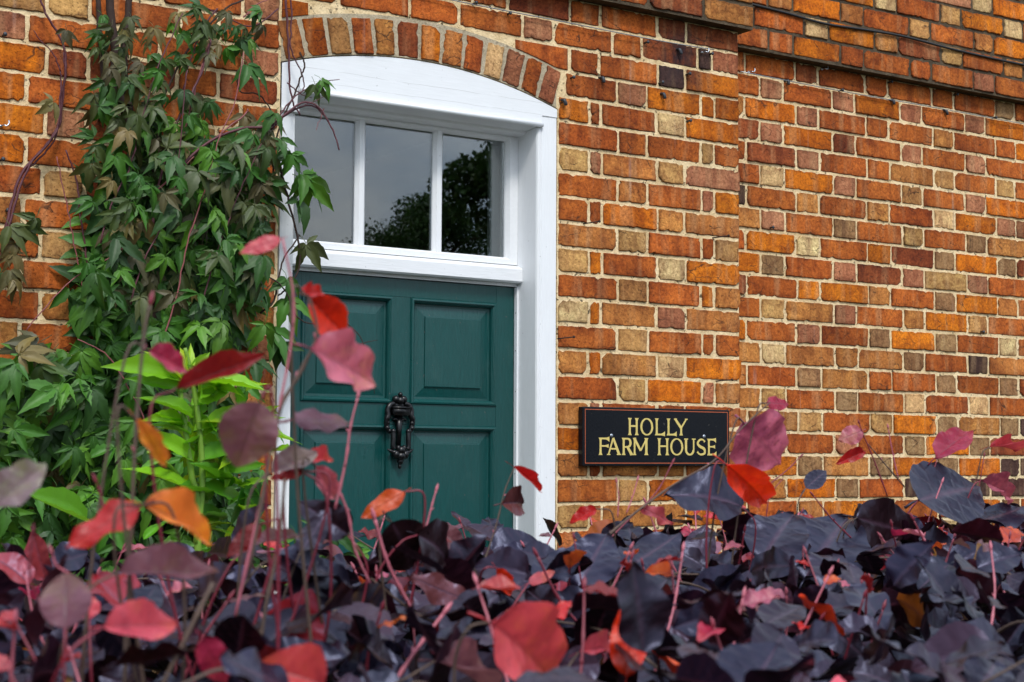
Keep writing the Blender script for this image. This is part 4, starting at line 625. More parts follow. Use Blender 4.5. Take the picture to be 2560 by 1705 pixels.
 'shoots': [([(0.531, -2.8, 1.2926), (0.5335, -2.8, 1.4077), (0.5364, -2.8, 1.5244), (0.5418, -2.8, 1.6112), (0.5473, -2.8, 1.6432)], 0.0026, 0.0018, 'b', True), ([(0.654, -2.76, 1.3526), (0.6791, -2.76, 1.4639), (0.6961, -2.76, 1.5483), (0.7113, -2.76, 1.6472), (0.6978, -2.76, 1.7205)], 0.0019, 0.0012, 'p', False), ([(0.6623, -2.77, 1.3899), (0.6914, -2.77, 1.5438), (0.714, -2.77, 1.5868), (0.7314, -2.77, 1.6282), (0.7232, -2.77, 1.6601), (0.7127, -2.77, 1.6663)], 0.0022, 0.0013, 'b', False), ([(0.6866, -2.78, 1.5477), (0.709, -2.78, 1.5904), (0.7205, -2.78, 1.61)], 0.0016, 0.001, 'b', False), ([(0.8423, -2.6, 1.4497), (0.855, -2.6, 1.5024), (0.8599, -2.6, 1.5386), (0.8687, -2.6, 1.5727)], 0.002, 0.0013, 'p', True), ([(0.8678, -2.55, 1.4777), (0.885, -2.55, 1.443), (0.8939, -2.55, 1.4034), (0.9142, -2.55, 1.3632)], 0.0021, 0.0016, 'p', False), ([(1.0197, -2.5, 1.294), (0.989, -2.5, 1.342), (0.9647, -2.5, 1.384), (0.9476, -2.5, 1.4332)], 0.0032, 0.0022, 'p', True), ([(1.0877, -2.35, 1.3616), (1.1037, -2.35, 1.4065), (1.1146, -2.35, 1.4433), (1.1211, -2.35, 1.4633)], 0.0018, 0.0014, 'p', True), ([(1.3473, -2.1, 1.3265), (1.3782, -2.1, 1.4048), (1.3938, -2.1, 1.4578), (1.4113, -2.1, 1.4946)], 0.0017, 0.001, 'b', False), ([(1.3086, -2.5, 1.223), (1.2735, -2.5, 1.2697), (1.2184, -2.5, 1.3247), (1.1819, -2.5, 1.3834)], 0.003, 0.002, 'c', True), ([(1.5859, -2.1, 1.3737), (1.6385, -2.1, 1.4145), (1.6924, -2.1, 1.4564), (1.7246, -2.1, 1.5028)], 0.0017, 0.0013, 'c', True), ([(1.4141, -2.12, 1.2135), (1.4869, -2.12, 1.2761), (1.5369, -2.12, 1.3484), (1.5882, -2.12, 1.3952), (1.7037, -2.12, 1.4638), (1.7967, -2.12, 1.5068), (1.8544, -2.12, 1.5584), (1.9237, -2.12, 1.6079)], 0.003, 0.0014, 'b', False), ([(1.3412, -2.7, 1.2221), (1.3195, -2.7, 1.2857), (1.3074, -2.7, 1.3277)], 0.0032, 0.0024, 'p', True), ([(2.436, -1.9, 1.4409), (2.4006, -1.9, 1.5098), (2.3713, -1.9, 1.561), (2.3608, -1.9, 1.5822)], 0.0018, 0.0012, 'c', True), ([(2.4673, -1.9, 1.4754), (2.4521, -1.9, 1.5274), (2.4406, -1.9, 1.575)], 0.0016, 0.0012, 'p', True), ([(2.4856, -1.9, 1.458), (2.4129, -1.9, 1.5185), (2.383, -1.9, 1.544)], 0.0018, 0.0012, 'b', False), ([(2.3858, -1.9, 1.3304), (2.472, -1.9, 1.3887), (2.5484, -1.9, 1.4578), (2.5815, -1.9, 1.5152)], 0.0019, 0.0015, 'c', True), ([(2.4663, -1.95, 1.3223), (2.505, -1.95, 1.407), (2.5376, -1.95, 1.4672)], 0.0024, 0.0018, 'p', True), ([(2.6547, -1.9, 1.2971), (2.6901, -1.9, 1.4034), (2.7223, -1.9, 1.5206)], 0.0015, 0.0012, 'c', True), ([(1.8083, -2.35, 1.168), (1.9118, -2.35, 1.2002), (2.0005, -2.35, 1.2502), (2.052, -2.35, 1.3108), (2.0781, -2.35, 1.3346)], 0.004, 0.0026, 'p', True), ([(2.1125, -1.9, 1.4592), (2.168, -1.9, 1.492), (2.2019, -1.9, 1.517)], 0.0015, 0.0013, 'c', True), ([(1.7259, -1.95, 1.4089), (1.7277, -1.95, 1.4462), (1.7239, -1.95, 1.4687)], 0.0014, 0.0012, 'p', True), ([(1.7447, -1.95, 1.4161), (1.759, -1.95, 1.446), (1.7685, -1.95, 1.4724)], 0.0014, 0.0012, 'p', True), ([(0.8315, -2.75, 1.2736), (0.8616, -2.75, 1.3112), (0.8926, -2.75, 1.3452)], 0.003, 0.0022, 'p', True), ([(1.5246, -2.3, 1.2626), (1.5165, -2.3, 1.3138), (1.5068, -2.3, 1.3522)], 0.002, 0.0016, 'c', True), ([(1.4056, -2.3, 1.2932), (1.3939, -2.3, 1.337), (1.3823, -2.3, 1.393)], 0.0018, 0.0014, 'c', True), ([(2.0207, -2.1, 1.3189), (2.0158, -2.1, 1.3491), (2.0131, -2.1, 1.3793)], 0.0018, 0.0014, 'p', True), ([(2.2379, -2.0, 1.3631), (2.1825, -2.0, 1.4043), (2.139, -2.0, 1.4446)], 0.0022, 0.0016, 'c', True), ([(2.0211, -2.0, 1.3986), (2.0319, -2.0, 1.4453), (2.0639, -2.0, 1.4766)], 0.0014, 0.001, 'c', False), ([(1.1257, -2.45, 1.3113), (1.2192, -2.45, 1.3127), (1.3612, -2.45, 1.3094), (1.4437, -2.45, 1.2911)], 0.003, 0.0022, 'b', False), ([(0.6823, -2.75, 1.2923), (0.6903, -2.75, 1.3585), (0.7031, -2.75, 1.4211), (0.709, -2.75, 1.4847)], 0.0028, 0.0018, 'b', False), ([(0.5493, -2.95, 1.4011), (0.5237, -2.95, 1.3528), (0.5059, -2.95, 1.3191)], 0.0028, 0.0024, 'b', False), ([(0.4646, -2.8, 1.3571), (0.4445, -2.8, 1.3991), (0.4453, -2.8, 1.4365)], 0.0016, 0.0012, 'c', True), ([(0.5269, -2.75, 1.4529), (0.5223, -2.75, 1.4728), (0.5188, -2.75, 1.4808)], 0.0014, 0.0012, 'c', True), ([(1.6729, -2.6, 1.2051), (1.6652, -2.6, 1.2456), (1.6913, -2.6, 1.3034)], 0.0026, 0.002, 'c', True), ([(0.4789, -2.8, 1.4017), (0.4671, -2.8, 1.4096), (0.463, -2.8, 1.4192)], 0.0016, 0.0012, 'p', True)],
 'trees': [(14.77, -20.59, 6.44, 1.75, 1.9, 5, 'rounded garden tree mirrored in the middle fanlight pane', 30000, 0.06), (12.68, -13.58, 9.47, 4.15, 2.0, 6, 'tall dark garden tree mirrored in the right fanlight pane', 45000, 0.075), (15.41, -27.05, 5.79, 1.8, 1.5, 8, 'low sparse garden tree mirrored in the left fanlight pane', 3500, 0.045)],
}
# ------------------------------------------------------------------ nails, ties, wires, cable
def nail(parent_fn, x, z, yf, kind, rg):
    m = MB()
    if kind == 'k':                          # black lead-headed wall nail
        m.tube([(x, yf+.01, z), (x, yf-.012, z+.001), (x, yf-.016, z+.001)], [.003, .0034, .0052], 7); m.ball((x, yf-.016, z), (.0058, .004, .0062), 8, 5); mt = LEAD
    elif kind == 't':                        # drooping lead tab
        a = rg.uniform(-.4, .5)
        pts = [(x-.003, yf+.008, z+.006), (x, yf-.008, z+.004), (x+.003+a*.004, yf-.011, z-.005), (x+.005+a*.006, yf-.010, z-.013)]
        m.tube(spline(pts, 3), [.0050]*3+[.0062]*6+[.004], 7); mt = LEAD
    elif kind == 'h':                        # bright hook
        pts = [(x, yf+.01, z), (x, yf-.015, z), (x+.006, yf-.02, z-.003), (x+.012, yf-.02, z+.004), (x+.012, yf-.018, z+.013)]
        m.tube(spline(pts, 3), .0021, 6); m.ball((x-.006, yf-.006, z-.002), (.006, .004, .004), 7, 4); mt = STEEL
    else:                                    # long rusty nail
        m.tube([(x, yf+.01, z), (x+.028, yf-.045, z+.004)], .0022, 6); m.ball((x+.028, yf-.045, z+.004), .0045, 7, 4); mt = RUST
    o = m.build('wall_nail', mt, None, smooth=True); return parent_fn(o)
rn = random.Random(9)
for x, z, k in DATA['nails_front']: nail(hp, x, z, -.002, k, rn)
for x, z, k in DATA['nails_wing']: nail(wp, x, z, .198, k, rn)
def wire(name, pts, r, mat, label, cat):
    o = MB().tube(spline(pts, 5), r, 6).build(name, mat, None, smooth=True); tag(o, label, cat); return o
CABLE = mat_plain('black_cable_sheath', (.012, .012, .013), .5, 0, .4, .3, 40, .0005)
wire('cable', [(3.80, .144, 3.158), (3.954, .143, 3.153), (4.10, .143, 3.148), (4.282, .143, 3.139), (4.5, .142, 3.148), (4.704, .142, 3.153), (5.0, .143, 3.143), (5.392, .143, 3.140), (6.2, .143, 3.145), (7.5, .143, 3.15)], .0048, CABLE, 'black cable clipped along the recessed wall above its string course', 'cable')
wire('training_wire', [(2.30, -.014, 2.917), (2.62, -.013, 2.911), (3.0, -.013, 2.909), (3.35, -.015, 2.905), (3.60, -.018, 2.908)], .0017, STEEL, 'thin wire stretched along the joint under the front string course', 'wire')
wire('training_wire', [(3.90, .186, 2.915), (4.4, .188, 2.910), (4.9, .188, 2.911), (5.5, .187, 2.909), (6.3, .187, 2.912)], .0017, STEEL, 'thin wire stretched along the recessed wall below its string course', 'wire')
# ------------------------------------------------------------------ leaf shapes
def beech_leaf(rg, nt=14, nu=8, cup=.25, curl=.15, wave=.06, pleat=.02, wid=.36, side=0., fq=6):
    v, f, vn = [], [], []; ph = rg.uniform(0, 6.28); ph2 = rg.uniform(0, 6.28); fr = rg.uniform(1.6, 2.8)
    for i in range(nt+1):
        t = i/nt; w = wid*max(0., math.sin(math.pi*t**.78))**.70*(1-.22*t**5)
        if i == nt: w = .006
        for j in range(nu+1):
            u = -1+2*j/nu; u = math.copysign(abs(u)**1.5, u); au = abs(u)
            pl = math.cos(2*math.pi*fq*(t-.30*au))
            z = cup*au*w-curl*t*t+pleat*pl*min(1, au*2.5)*(1-.75*au**3)*math.sin(math.pi*t)+wave*u*u*math.sin(fr*6.28*t+(ph if u < 0 else ph2))+side*u*w
            v.append((u*w*(1+.018*math.cos(2*math.pi*fq*(t-.30))*(au > .9)), t, z)); vn.append(1. if au < .02 else max(0, -pl)**10*.5*(1 if 0 < t < 1 else 0))
    for i in range(nt):
        for j in range(nu): a = i*(nu+1)+j; f.append((a, a+1, a+nu+2, a+nu+1))
    if nt > 20:                              # leaf stalk
        m = MB().tube([(0, .03, -.004), (0, -.07, -.012), (.012, -.17, -.045)], [.010, .011, .014], 4); k = len(v); v += m.v; f += [tuple(q+k for q in g) for g in m.f]; vn += [0.]*len(m.v)
    return v, f, vn
def leaflet(rg, ln, ang, droop, nt=10, wid=.2, serr=.16, off=.04):
    v, f, vn = [], [], []; nu = 4; bend = rg.uniform(-.18, .18); cup = rg.uniform(.1, .9); tw = rg.uniform(-.9, .9)
    for i in range(nt+1):
        t = i/nt; w = wid*(math.sin(math.pi*t**.78))**.85*(1-.45*t**4) if 0 < i < nt else (.012 if i == 0 else .002)
        if .3 < t < .97: w *= 1+(serr if i % 2 else -serr*.6)
        for j in range(nu+1):
            u = -1+2*j/nu; x = u*w+bend*t*t; y = off+t-(.03*abs(u) if i % 2 else 0); z = cup*abs(u)*w-droop*t*t+tw*u*w*t
            z += .012*math.cos(6.28*5*(t-.3*abs(u)))*abs(u)
            v.append((x*ln, y*ln, z*ln)); vn.append(1. if j == 2 else max(0, math.cos(6.28*5*(t-.3*abs(u))))**8*.5)
    ca, sa = math.cos(ang), math.sin(ang)
    v = [(x*ca+y*sa, -x*sa+y*ca, z) for x, y, z in v]
    for i in range(nt):
        for j in range(nu): a = i*(nu+1)+j; f.append((a, a+1, a+nu+2, a+nu+1))
    return v, f, vn
def vine_leaf(rg, nt=10):
    V, F, N = [], [], []
    for ang, ln in zip((-1.45, -.72, 0, .72, 1.45), (.60, .86, 1., .86, .60)):
        if ln < .7 and rg.random() < .18: continue
        v, f, n = leaflet(rg, ln*rg.uniform(.85, 1.1), ang+rg.uniform(-.3, .3), rg.uniform(.05, .95), nt, rg.uniform(.15, .205))
        k = len(V); V += v; F += [tuple(i+k for i in q) for q in f]; N += n
    # petiole
    m = MB().tube([(0, .02, 0), (0, -.15, .03), (.02, -.42, -.08)], .011, 4); k = len(V); V += m.v; F += [tuple(i+k for i in q) for q in m.f]; N += [1.]*len(m.v)
    return V, F, N
def lance_leaf(rg, wid=.21, curl=.2, nt=12):
    v, f, vn = leaflet(rg, 1., 0, curl, nt, wid, .015, 0.)
    return v, f, vn
def leaf_mesh(name, tpl, mat):
    v, f, n = tpl; me = bpy.data.meshes.new(name); me.from_pydata(v, [], f); me.materials.append(mat)
    a = me.attributes.new('vein', 'FLOAT', 'POINT'); a.data.foreach_set('value', np.array(n, dtype=np.float32))
    a = me.attributes.new('along', 'FLOAT', 'POINT'); a.data.foreach_set('value', np.array([q[1] for q in v], dtype=np.float32))
    me.polygons.foreach_set('use_smooth', [True]*len(me.polygons)); return me
def basis(axis, normal):
    y = Vector(axis).normalized(); z = Vector(normal); z = (z-y*z.dot(y)).normalized(); x = y.cross(z)
    return Matrix((x, y, z)).transposed()
def put_leaf(me, parent, base, axis, normal, size, colr, name='leaf', wide=1.):
    o = bpy.data.objects.new(name, me); col.objects.link(o); o.parent = parent
    B = basis(axis, normal) @ Matrix.Diagonal((size*wide, size, size)); m4 = B.to_4x4(); m4.translation = Vector(base)
    o.matrix_parent_inverse = parent.matrix_world.inverted() if parent else Matrix()
    o.matrix_basis = m4; o.color = (*colr, 1); return o
class Foliage:
    def __init__(s, tpls): s.t = [(np.array(v, dtype=np.float32), np.array(f), np.array(n, dtype=np.float32)) for v, f, n in tpls]; s.V = []; s.F = []; s.C = []; s.N = []; s.k = 0
    def add(s, base, axis, normal, size, colr, rg):
        v, f, n = s.t[rg.randrange(len(s.t))]; B = np.array(basis(axis, normal), dtype=np.float32)*size
        s.V.append(v @ B.T+np.array(base, dtype=np.float32)); s.F.append(f+s.k); s.N.append(n); s.C.append(np.tile(np.array((*colr, 1), dtype=np.float32), (len(v), 1))); s.k += len(v)
    def build(s, name, mat, parent=None):
        V = np.concatenate(s.V); F = np.concatenate(s.F); me = bpy.data.meshes.new(name)
        me.vertices.add(len(V)); me.vertices.foreach_set('co', V.reshape(-1)); me.loops.add(F.size); me.loops.foreach_set('vertex_index', F.reshape(-1).astype(np.int32))
        me.polygons.add(len(F)); me.polygons.foreach_set('loop_start', np.arange(0, F.size, 4, dtype=np.int32)); me.polygons.foreach_set('use_smooth', np.ones(len(F), dtype=bool)); me.update(calc_edges=True)
        me.materials.append(mat)
        a = me.attributes.new('lcol', 'FLOAT_COLOR', 'POINT'); a.data.foreach_set('color', np.concatenate(s.C).reshape(-1))
        a = me.attributes.new('vein', 'FLOAT', 'POINT'); a.data.foreach_set('value', np.concatenate(s.N))
        o = bpy.data.objects.new(name, me); col.objects.link(o); o['kind'] = 'stuff'
        if parent: o.parent = parent; o.matrix_parent_inverse = parent.matrix_world.inverted()
        return o
def keep(o, parent):
    o.parent = parent; o.matrix_parent_inverse = parent.matrix_world.inverted(); return o
def jc(c, rg, a=.18):
    k = rg.uniform(1-a, 1+a); return (c[0]*k*rg.uniform(.93, 1.07), c[1]*k*rg.uniform(.93, 1.07), c[2]*k*rg.uniform(.9, 1.1))
def inpoly(x, y, P):
    r_ = False; j = len(P)-1
    for i in range(len(P)):
        if (P[i][1] > y) != (P[j][1] > y) and x < (P[j][0]-P[i][0])*(y-P[i][1])/(P[j][1]-P[i][1])+P[i][0]: r_ = not r_
        j = i
    return r_
bpy.context.view_layer.update()
# ------------------------------------------------------------------ ground
GR = Mat('lawn_soil'); p_ = GR.pos(); g1 = GR.noise(p_, 6, 5, .6)
GR.set(color=GR.mix(GR.ramp(g1, .35, .65), (.05, .075, .022), (.07, .05, .03)), rough=.95, spec=.1); GR.bump(GR.noise(p_, 60, 4), .02, 1.)
tag(mesh_obj('ground', [(-150, -150, 0), (150, -150, 0), (150, 150, 0), (-150, 150, 0)], [(0, 1, 2, 3)], GR.m), kind='structure')
PAV = mat_plain('stone_paving', (.30, .27, .22), .85, 0, .3, .5, 9, .003)
tag(MB().box(1.6, 3.3, -.95, .004, -.05, .06).build('doorstep_path', PAV, None, bevel=.01), kind='structure')
# ------------------------------------------------------------------ creeper on the wall
rv = random.Random(21)
VLEAF = mat_leaf('creeper_leaf', 'obj', .5, .45, .22, (.35, 1.5), .3, (1.2, 1.25, 1.5)); VLEAFS = mat_leaf('creeper_leaf_mass', 'attr', .5, .45, .22, (.35, 1.5), .3)
STEMP = mat_plain('purple_creeper_stem', (.10, .026, .035), .55, 0, .4, .4, 90, .0005); STEMB = mat_plain('woody_creeper_stem', (.045, .026, .020), .8, 0, .3, .5, 60, .002)
STEMR = mat_plain('pink_creeper_stem', (.26, .075, .075), .5, 0, .4, .4, 90, .0005)
vine = tag(empty('climbing_creeper', (1.6, -.05, 0)), 'green leaved creeper climbing the brick wall left of the door', 'climbing plant')
bpy.context.view_layer.update()
VM = [leaf_mesh('leaf', vine_leaf(rv), VLEAF) for _ in range(22)]
vfc = Foliage([vine_leaf(rv, 8) for _ in range(10)])
for pts, r0, r1, k in DATA['vine_stems']:
    sp = spline(pts, 6); n = len(sp)
    for q in sp: q += Vector((rv.uniform(-.002, .002), rv.uniform(-.002, .002), 0))
    o = MB().tube(sp, [r0+(r1-r0)*i/(n-1) for i in range(n)], 7).build('stem', {'p': STEMP, 'b': STEMB, 'r': STEMR}[k], None, smooth=True); keep(o, vine)
GREENS = [(.050, .165, .014), (.036, .118, .014), (.078, .210, .015), (.024, .076, .013)]
BRONZE = [(.080, .098, .028), (.058, .092, .022), (.098, .092, .040), (.048, .085, .018)]
def vcol(z, x, rg):
    b = min(1, max(0, (z-1.65)/.9))*.6
    c = rg.choice(BRONZE) if rg.random() < b else rg.choice(GREENS)
    if rg.random() < .04: c = (.16, .13, .04)
    return jc(c, rg)
cnt = 0; vpts = []
def vleaf(x, y, z, size, rg, colr=None, an=None, nz_=None):
    global cnt
    an = rg.gauss(0, .7) if an is None else an
    ax = Vector((math.sin(an), -rg.uniform(.0, .55), -math.cos(an)*.9)); nm = Vector((rg.uniform(-.9, .6), -1, rg.uniform(.0, 1.3)))
    if cnt < 290 and (y < -.095 or colr): put_leaf(rg.choice(VM), vine, (x, y, z), ax, nm, size, colr or vcol(z, x, rg)); cnt += 1
    else: vfc.add((x, y, z), ax, nm, size, vcol(z, x, rg), rg)
for poly, num, y0, y1, s0, s1 in DATA['vine_polys']:
    xs_ = [p[0] for p in poly]; zs_ = [p[1] for p in poly]; k = 0; tr_ = 0; mine = []
    while k < num and tr_ < 20000:
        tr_ += 1
        x, z = rv.uniform(min(xs_), max(xs_)), rv.uniform(min(zs_), max(zs_))
        if not inpoly(x, z, poly): continue
        dmin = min([(x-a)**2+(z-b)**2 for a, b in mine] or [9])
        if dmin < (.018*(1 if tr_ < 6000 else .4))**2: continue
        mine.append((x, z)); k += 1
        vleaf(x, rv.uniform(y0, y1), z, rv.uniform(s0, s1), rv)
for x, z, y, s, an, ci in DATA['vine_extra']:
    vleaf(x, y, z, s, rv, jc((GREENS+BRONZE)[ci], rv), an)
# shaded leaves close to the wall behind the outer ones
vf = Foliage([t for t in (leaflet(rv, 1., 0, rv.uniform(.1, .5), 7, .2) for _ in range(6))])
for poly, num, y0, y1, s0, s1 in DATA['vine_polys'][:2]:
    xs_ = [p[0] for p in poly]; zs_ = [p[1] for p in poly]; k = 0
    while k < num*3:
        x, z = rv.uniform(min(xs_), max(xs_)), rv.uniform(min(zs_), max(zs_))
        if not inpoly(x, z, poly): continue
        k += 1; an = rv.gauss(0, 1.1)
        vf.add((x, rv.uniform(-.05, -.015), z), Vector((math.sin(an), -.2, -math.cos(an))), Vector((rv.uniform(-.4, .4), -1, rv.uniform(-.1, .7))), rv.uniform(.06, .10), jc(rv.choice(GREENS), rv), rv)
vf.build('foliage', VLEAFS, vine); vfc.build('foliage', VLEAFS, vine)
# ------------------------------------------------------------------ lime green shrub between creeper and hedge
rs = random.Random(4)
LIME = mat_leaf('lime_leaf', 'obj', .45, .45, .38, (.4, 1.35), .2)
shrub = tag(empty('leafy_shrub', (DATA['shrub_root'][0], DATA['shrub_root'][1], 0)), 'lime green leafy shrub in front of the creeper beside the door', 'shrub')
bpy.context.view_layer.update()
LM = [leaf_mesh('leaf', lance_leaf(rs, rs.uniform(.17, .24), rs.uniform(.05, .35)), LIME) for _ in range(8)]
LSTEM = mat_plain('green_shrub_stem', (.16, .30, .03), .5, 0, .4, .2, 60, .0005)
for pts, r0, r1 in DATA['shrub_stems']:
    sp = spline(pts, 6); n = len(sp)
    keep(MB().tube(sp, [r0+(r1-r0)*i/(n-1) for i in range(n)], 7).build('stem', LSTEM, None, smooth=True), shrub)
for b, t, wd, ci in DATA['shrub_leaves']:
    b, t = Vector(b), Vector(t); ln = (t-b).length
    nm = Vector((rs.uniform(-.3, .3), -.75, rs.uniform(.5, 1.0)))
    put_leaf(rs.choice(LM), shrub, b, t-b, nm, ln, jc([(.19, .45, .013), (.11, .34, .016), (.06, .22, .025), (.32, .54, .02)][ci], rs, .14), wide=wd*.82)
# ------------------------------------------------------------------ copper beech hedge
rh = random.Random(33)
HL = mat_leaf('beech_leaf', 'obj', .34, .42, .05, (.9, 1.35), .35, (1.5, .8, .8), False, (.60, .66, 1.), (.050, .024, .038)); HLS = mat_leaf('beech_leaf_mass', 'attr', .34, .42, .04, (.4, 1.3), .35, (1.5, .8, .8), False, (.60, .66, 1.), (.050, .024, .038))
RL = mat_leaf('young_beech_leaf', 'obj', .42, .5, .30, (.6, .5), .35, (1.1, 1.2, 1.3), True)
hedge = tag(empty('beech_hedge', (2.0, -2.2, 0)), 'dark purple copper beech hedge with red young shoots across the foreground', 'hedge')
bpy.context.view_layer.update()
HM = [leaf_mesh('leaf', beech_leaf(rh, 30, 8, rh.uniform(-.1, .6), rh.uniform(-.15, .6), rh.uniform(.015, .065), rh.uniform(.026, .042), rh.uniform(.32, .40), rh.uniform(-.3, .3)), HL) for _ in range(18)]
RM = [leaf_mesh('leaf', beech_leaf(rh, 30, 8, rh.uniform(-.2, .9), rh.uniform(-.1, .6), rh.uniform(.03, .09), rh.uniform(.026, .042), rh.uniform(.29, .36), rh.uniform(-.3, .3)), RL) for _ in range(10)]
hf = Foliage([beech_leaf(rh, 15, 6, rh.uniform(-.1, .7), rh.uniform(-.2, .65), rh.uniform(.015, .065), .030, rh.uniform(.33, .41), rh.uniform(-.2, .2), 5) for _ in range(14)])
PUR = [(.009, .006, .016), (.013, .005, .011), (.007, .005, .012), (.022, .005, .008)]
RED = {'red': (.46, .014, .014), 'brightred': (.68, .030, .008), 'pink': (.46, .11, .165), 'redpink': (.52, .055, .065), 'darkred': (.20, .008, .010), 'magenta': (.34, .020, .060), 'orange': (.66, .19, .03),
       'orangered': (.50, .07, .015), 'purplepink': (.17, .065, .085), 'greybrown': (.22, .15, .15), 'purple': (.012, .010, .020), 'darkpurple': (.014, .005, .006), 'brownpurple': (.12, .035, .035), 'pinkred': (.54, .075, .095)}
def htop(x, y): return 1.302+.045*mnoise.noise((x*2.3, y*2.3, 0))+.042*mnoise.noise((x*5, y*5, 3.))+.016*max(0, x-1.2)
def hdir(rg):
    an = rg.uniform(0, 2*math.pi); el = rg.gauss(.02, .55)
    ax = Vector((math.cos(an)*math.cos(el), math.sin(an)*math.cos(el), math.sin(el)))
    nm = Vector((rg.gauss(0, .75), rg.gauss(-.35, .75), .9)); return ax, nm
HX0, HX1, HY0, HY1 = -.9, 5.2, -3.32, -1.18
def inview(x, y):
    d = y+4.2243; return d > .9 and .20*d-.1 < x < 1.33*d+.15
ind = 0; k = 0
tops = []
for i in range(8200):
    x, y = rh.uniform(HX0, HX1), rh.uniform(HY0, HY1); iv = inview(x, y)
    if not iv and rh.random() > .45: continue
    dz = rh.random()**.85*.26-.045
    z = htop(x, y)-dz; ax, nm = hdir(rh); sz = rh.uniform(.055, .098)
    c = jc(rh.choice(PUR), rh, .25)
    if rh.random() < .065: c = jc(rh.choice([RED['darkred'], RED['brownpurple'], (.22, .10, .012), RED['purplepink'], RED['darkred'], RED['pinkred'], RED['orangered']]), rh)
    if rh.random() < .40: c = (c[0]*.4, c[1]*.35, c[2]*.3)
    if iv and dz < .05: tops.append((Vector((x, y+4.2243, 0)).length, x, y, z, ax, nm, sz, c))
    else: hf.add((x, y, z), ax, nm, sz*(.6 if c[0] > .1 else 1), c, rh)
tops.sort(key=lambda t: t[0])
stride = max(1, len(tops)//205)
for i, (d, x, y, z, ax, nm, sz, c) in enumerate(tops):
    if i < 80 or (i % stride == 0 and ind < 160): put_leaf(rh.choice(HM), hedge, (x, y, z), ax, nm, sz, c); ind += 1
    else: hf.add((x, y, z), ax, nm, sz, c, rh)
# inner and side foliage down to the ground
hf2 = Foliage([beech_leaf(rh, 6, 4, rh.uniform(-.05, .4), rh.uniform(-.1, .45), .04, 0, rh.uniform(.33, .41)) for _ in range(6)])
for i in range(2200):
    side = rh.random()
    if side < .45: x, y = rh.uniform(HX0, HX1), HY0+rh.gauss(0, .05)
    elif side < .75: x, y = rh.uniform(HX0, HX1), HY1+rh.gauss(0, .05)
    else: x, y = rh.uniform(HX0, HX1), rh.uniform(HY0, HY1)
    z = rh.uniform(.15, 1.28) if side < .75 else rh.uniform(1.0, 1.2); ax, nm = hdir(rh)
    if side < .75: nm = Vector((rh.gauss(0, .5), -1 if side < .45 else 1, .5+rh.gauss(0, .4)))
    hf2.add((x, y, z), ax, nm, rh.uniform(.08, .12), jc(rh.choice(PUR), rh, .25), rh)
hf.build('foliage', HLS, hedge); hf2.build('foliage', HLS, hedge)
TWIG = mat_plain('brown_beech_twig', (.10, .065, .050), .7, 0, .3, .4, 80, .0008); PINKST = mat_plain('pink_young_shoot', (.46, .12, .16), .45, 0, .45, .4, 120, .0006); CRIMST = mat_plain('crimson_young_shoot', (.20, .022, .040), .45, 0, .45, .4, 120, .0006)
for i in range(16):
    x, y = rh.uniform(HX0+.2, HX1-.2), rh.uniform(HY0+.5, HY1-.5)
    keep(MB().tube(spline([(x, y, 0), (x+rh.uniform(-.06, .06), y+rh.uniform(-.06, .06), .5), (x+rh.uniform(-.15, .15), y+rh.uniform(-.15, .15), 1.22)], 4), [.022-.0017*q for q in range(9)], 7).build('trunk', TWIG, None, smooth=True), hedge)
for i in range(46):
    d = rh.uniform(1.1, 3.0); x = rh.uniform(.25, 1.25)*d; y = d-4.2243; z = htop(x, y)-.05; an = rh.uniform(0, 6.28); l = rh.uniform(.10, .26)
    p0 = Vector((x, y, z)); p1 = p0+Vector((math.cos(an)*l*.5, math.sin(an)*l*.5, rh.uniform(.0, .06))); p2 = p0+Vector((math.cos(an)*l, math.sin(an)*l, rh.uniform(.0, .10)))
    keep(MB().tube(spline([p0, p1, p2], 5), [.0026-.00014*q for q in range(11)], 5).build('twig', TWIG, None, smooth=True), hedge)
def bud(parent, p, d, s, mat):
    d = Vector(d).normalized(); P = Vector(p); m = MB()
    m.tube([P-d*s*.2, P+d*s*.25, P+d*s*.6, P+d*s*1.0, P+d*s*1.25], [s*.10, s*.20, s*.22, s*.11, s*.01], 7)
    o = m.build('bud', mat, None, smooth=True); keep(o, parent)
SHP = []
def shoot(pts, r0, r1, k, tip=True, nodes=True, rg=rh):
    sp = spline(pts, 7); n = len(sp); rr = []; SHP.extend(sp)
    for i in range(n):
        r_ = r0+(r1-r0)*i/(n-1)
        r_ *= .74
        if nodes and i % 6 == 3: r_ *= 1.45
        rr.append(r_)
    mt = {'p': PINKST, 'c': CRIMST, 'b': TWIG}[k]
    o = MB().tube(sp, rr, 6).build('shoot', mt, None, smooth=True); keep(o, hedge)
    if tip: bud(o, sp[-1], sp[-1]-sp[-2], r1*4.5+.003, PINKST if k == 'p' else CRIMST)
    if nodes:
        for i in range(6, n-2, 7):
            t = (sp[i+1]-sp[i-1]).normalized(); sdv = t.cross(Vector((rg.uniform(-1, 1), rg.uniform(-1, 1), rg.uniform(-1, 1)))).normalized()
            bud(o, sp[i]+sdv*rr[i]*.6, t*.8+sdv*.6, r0*1.6+.0015, PINKST if k != 'c' else CRIMST)
    return o
for pts, r0, r1, k, tip in DATA['shoots']: shoot(pts, r0, r1, k, tip)
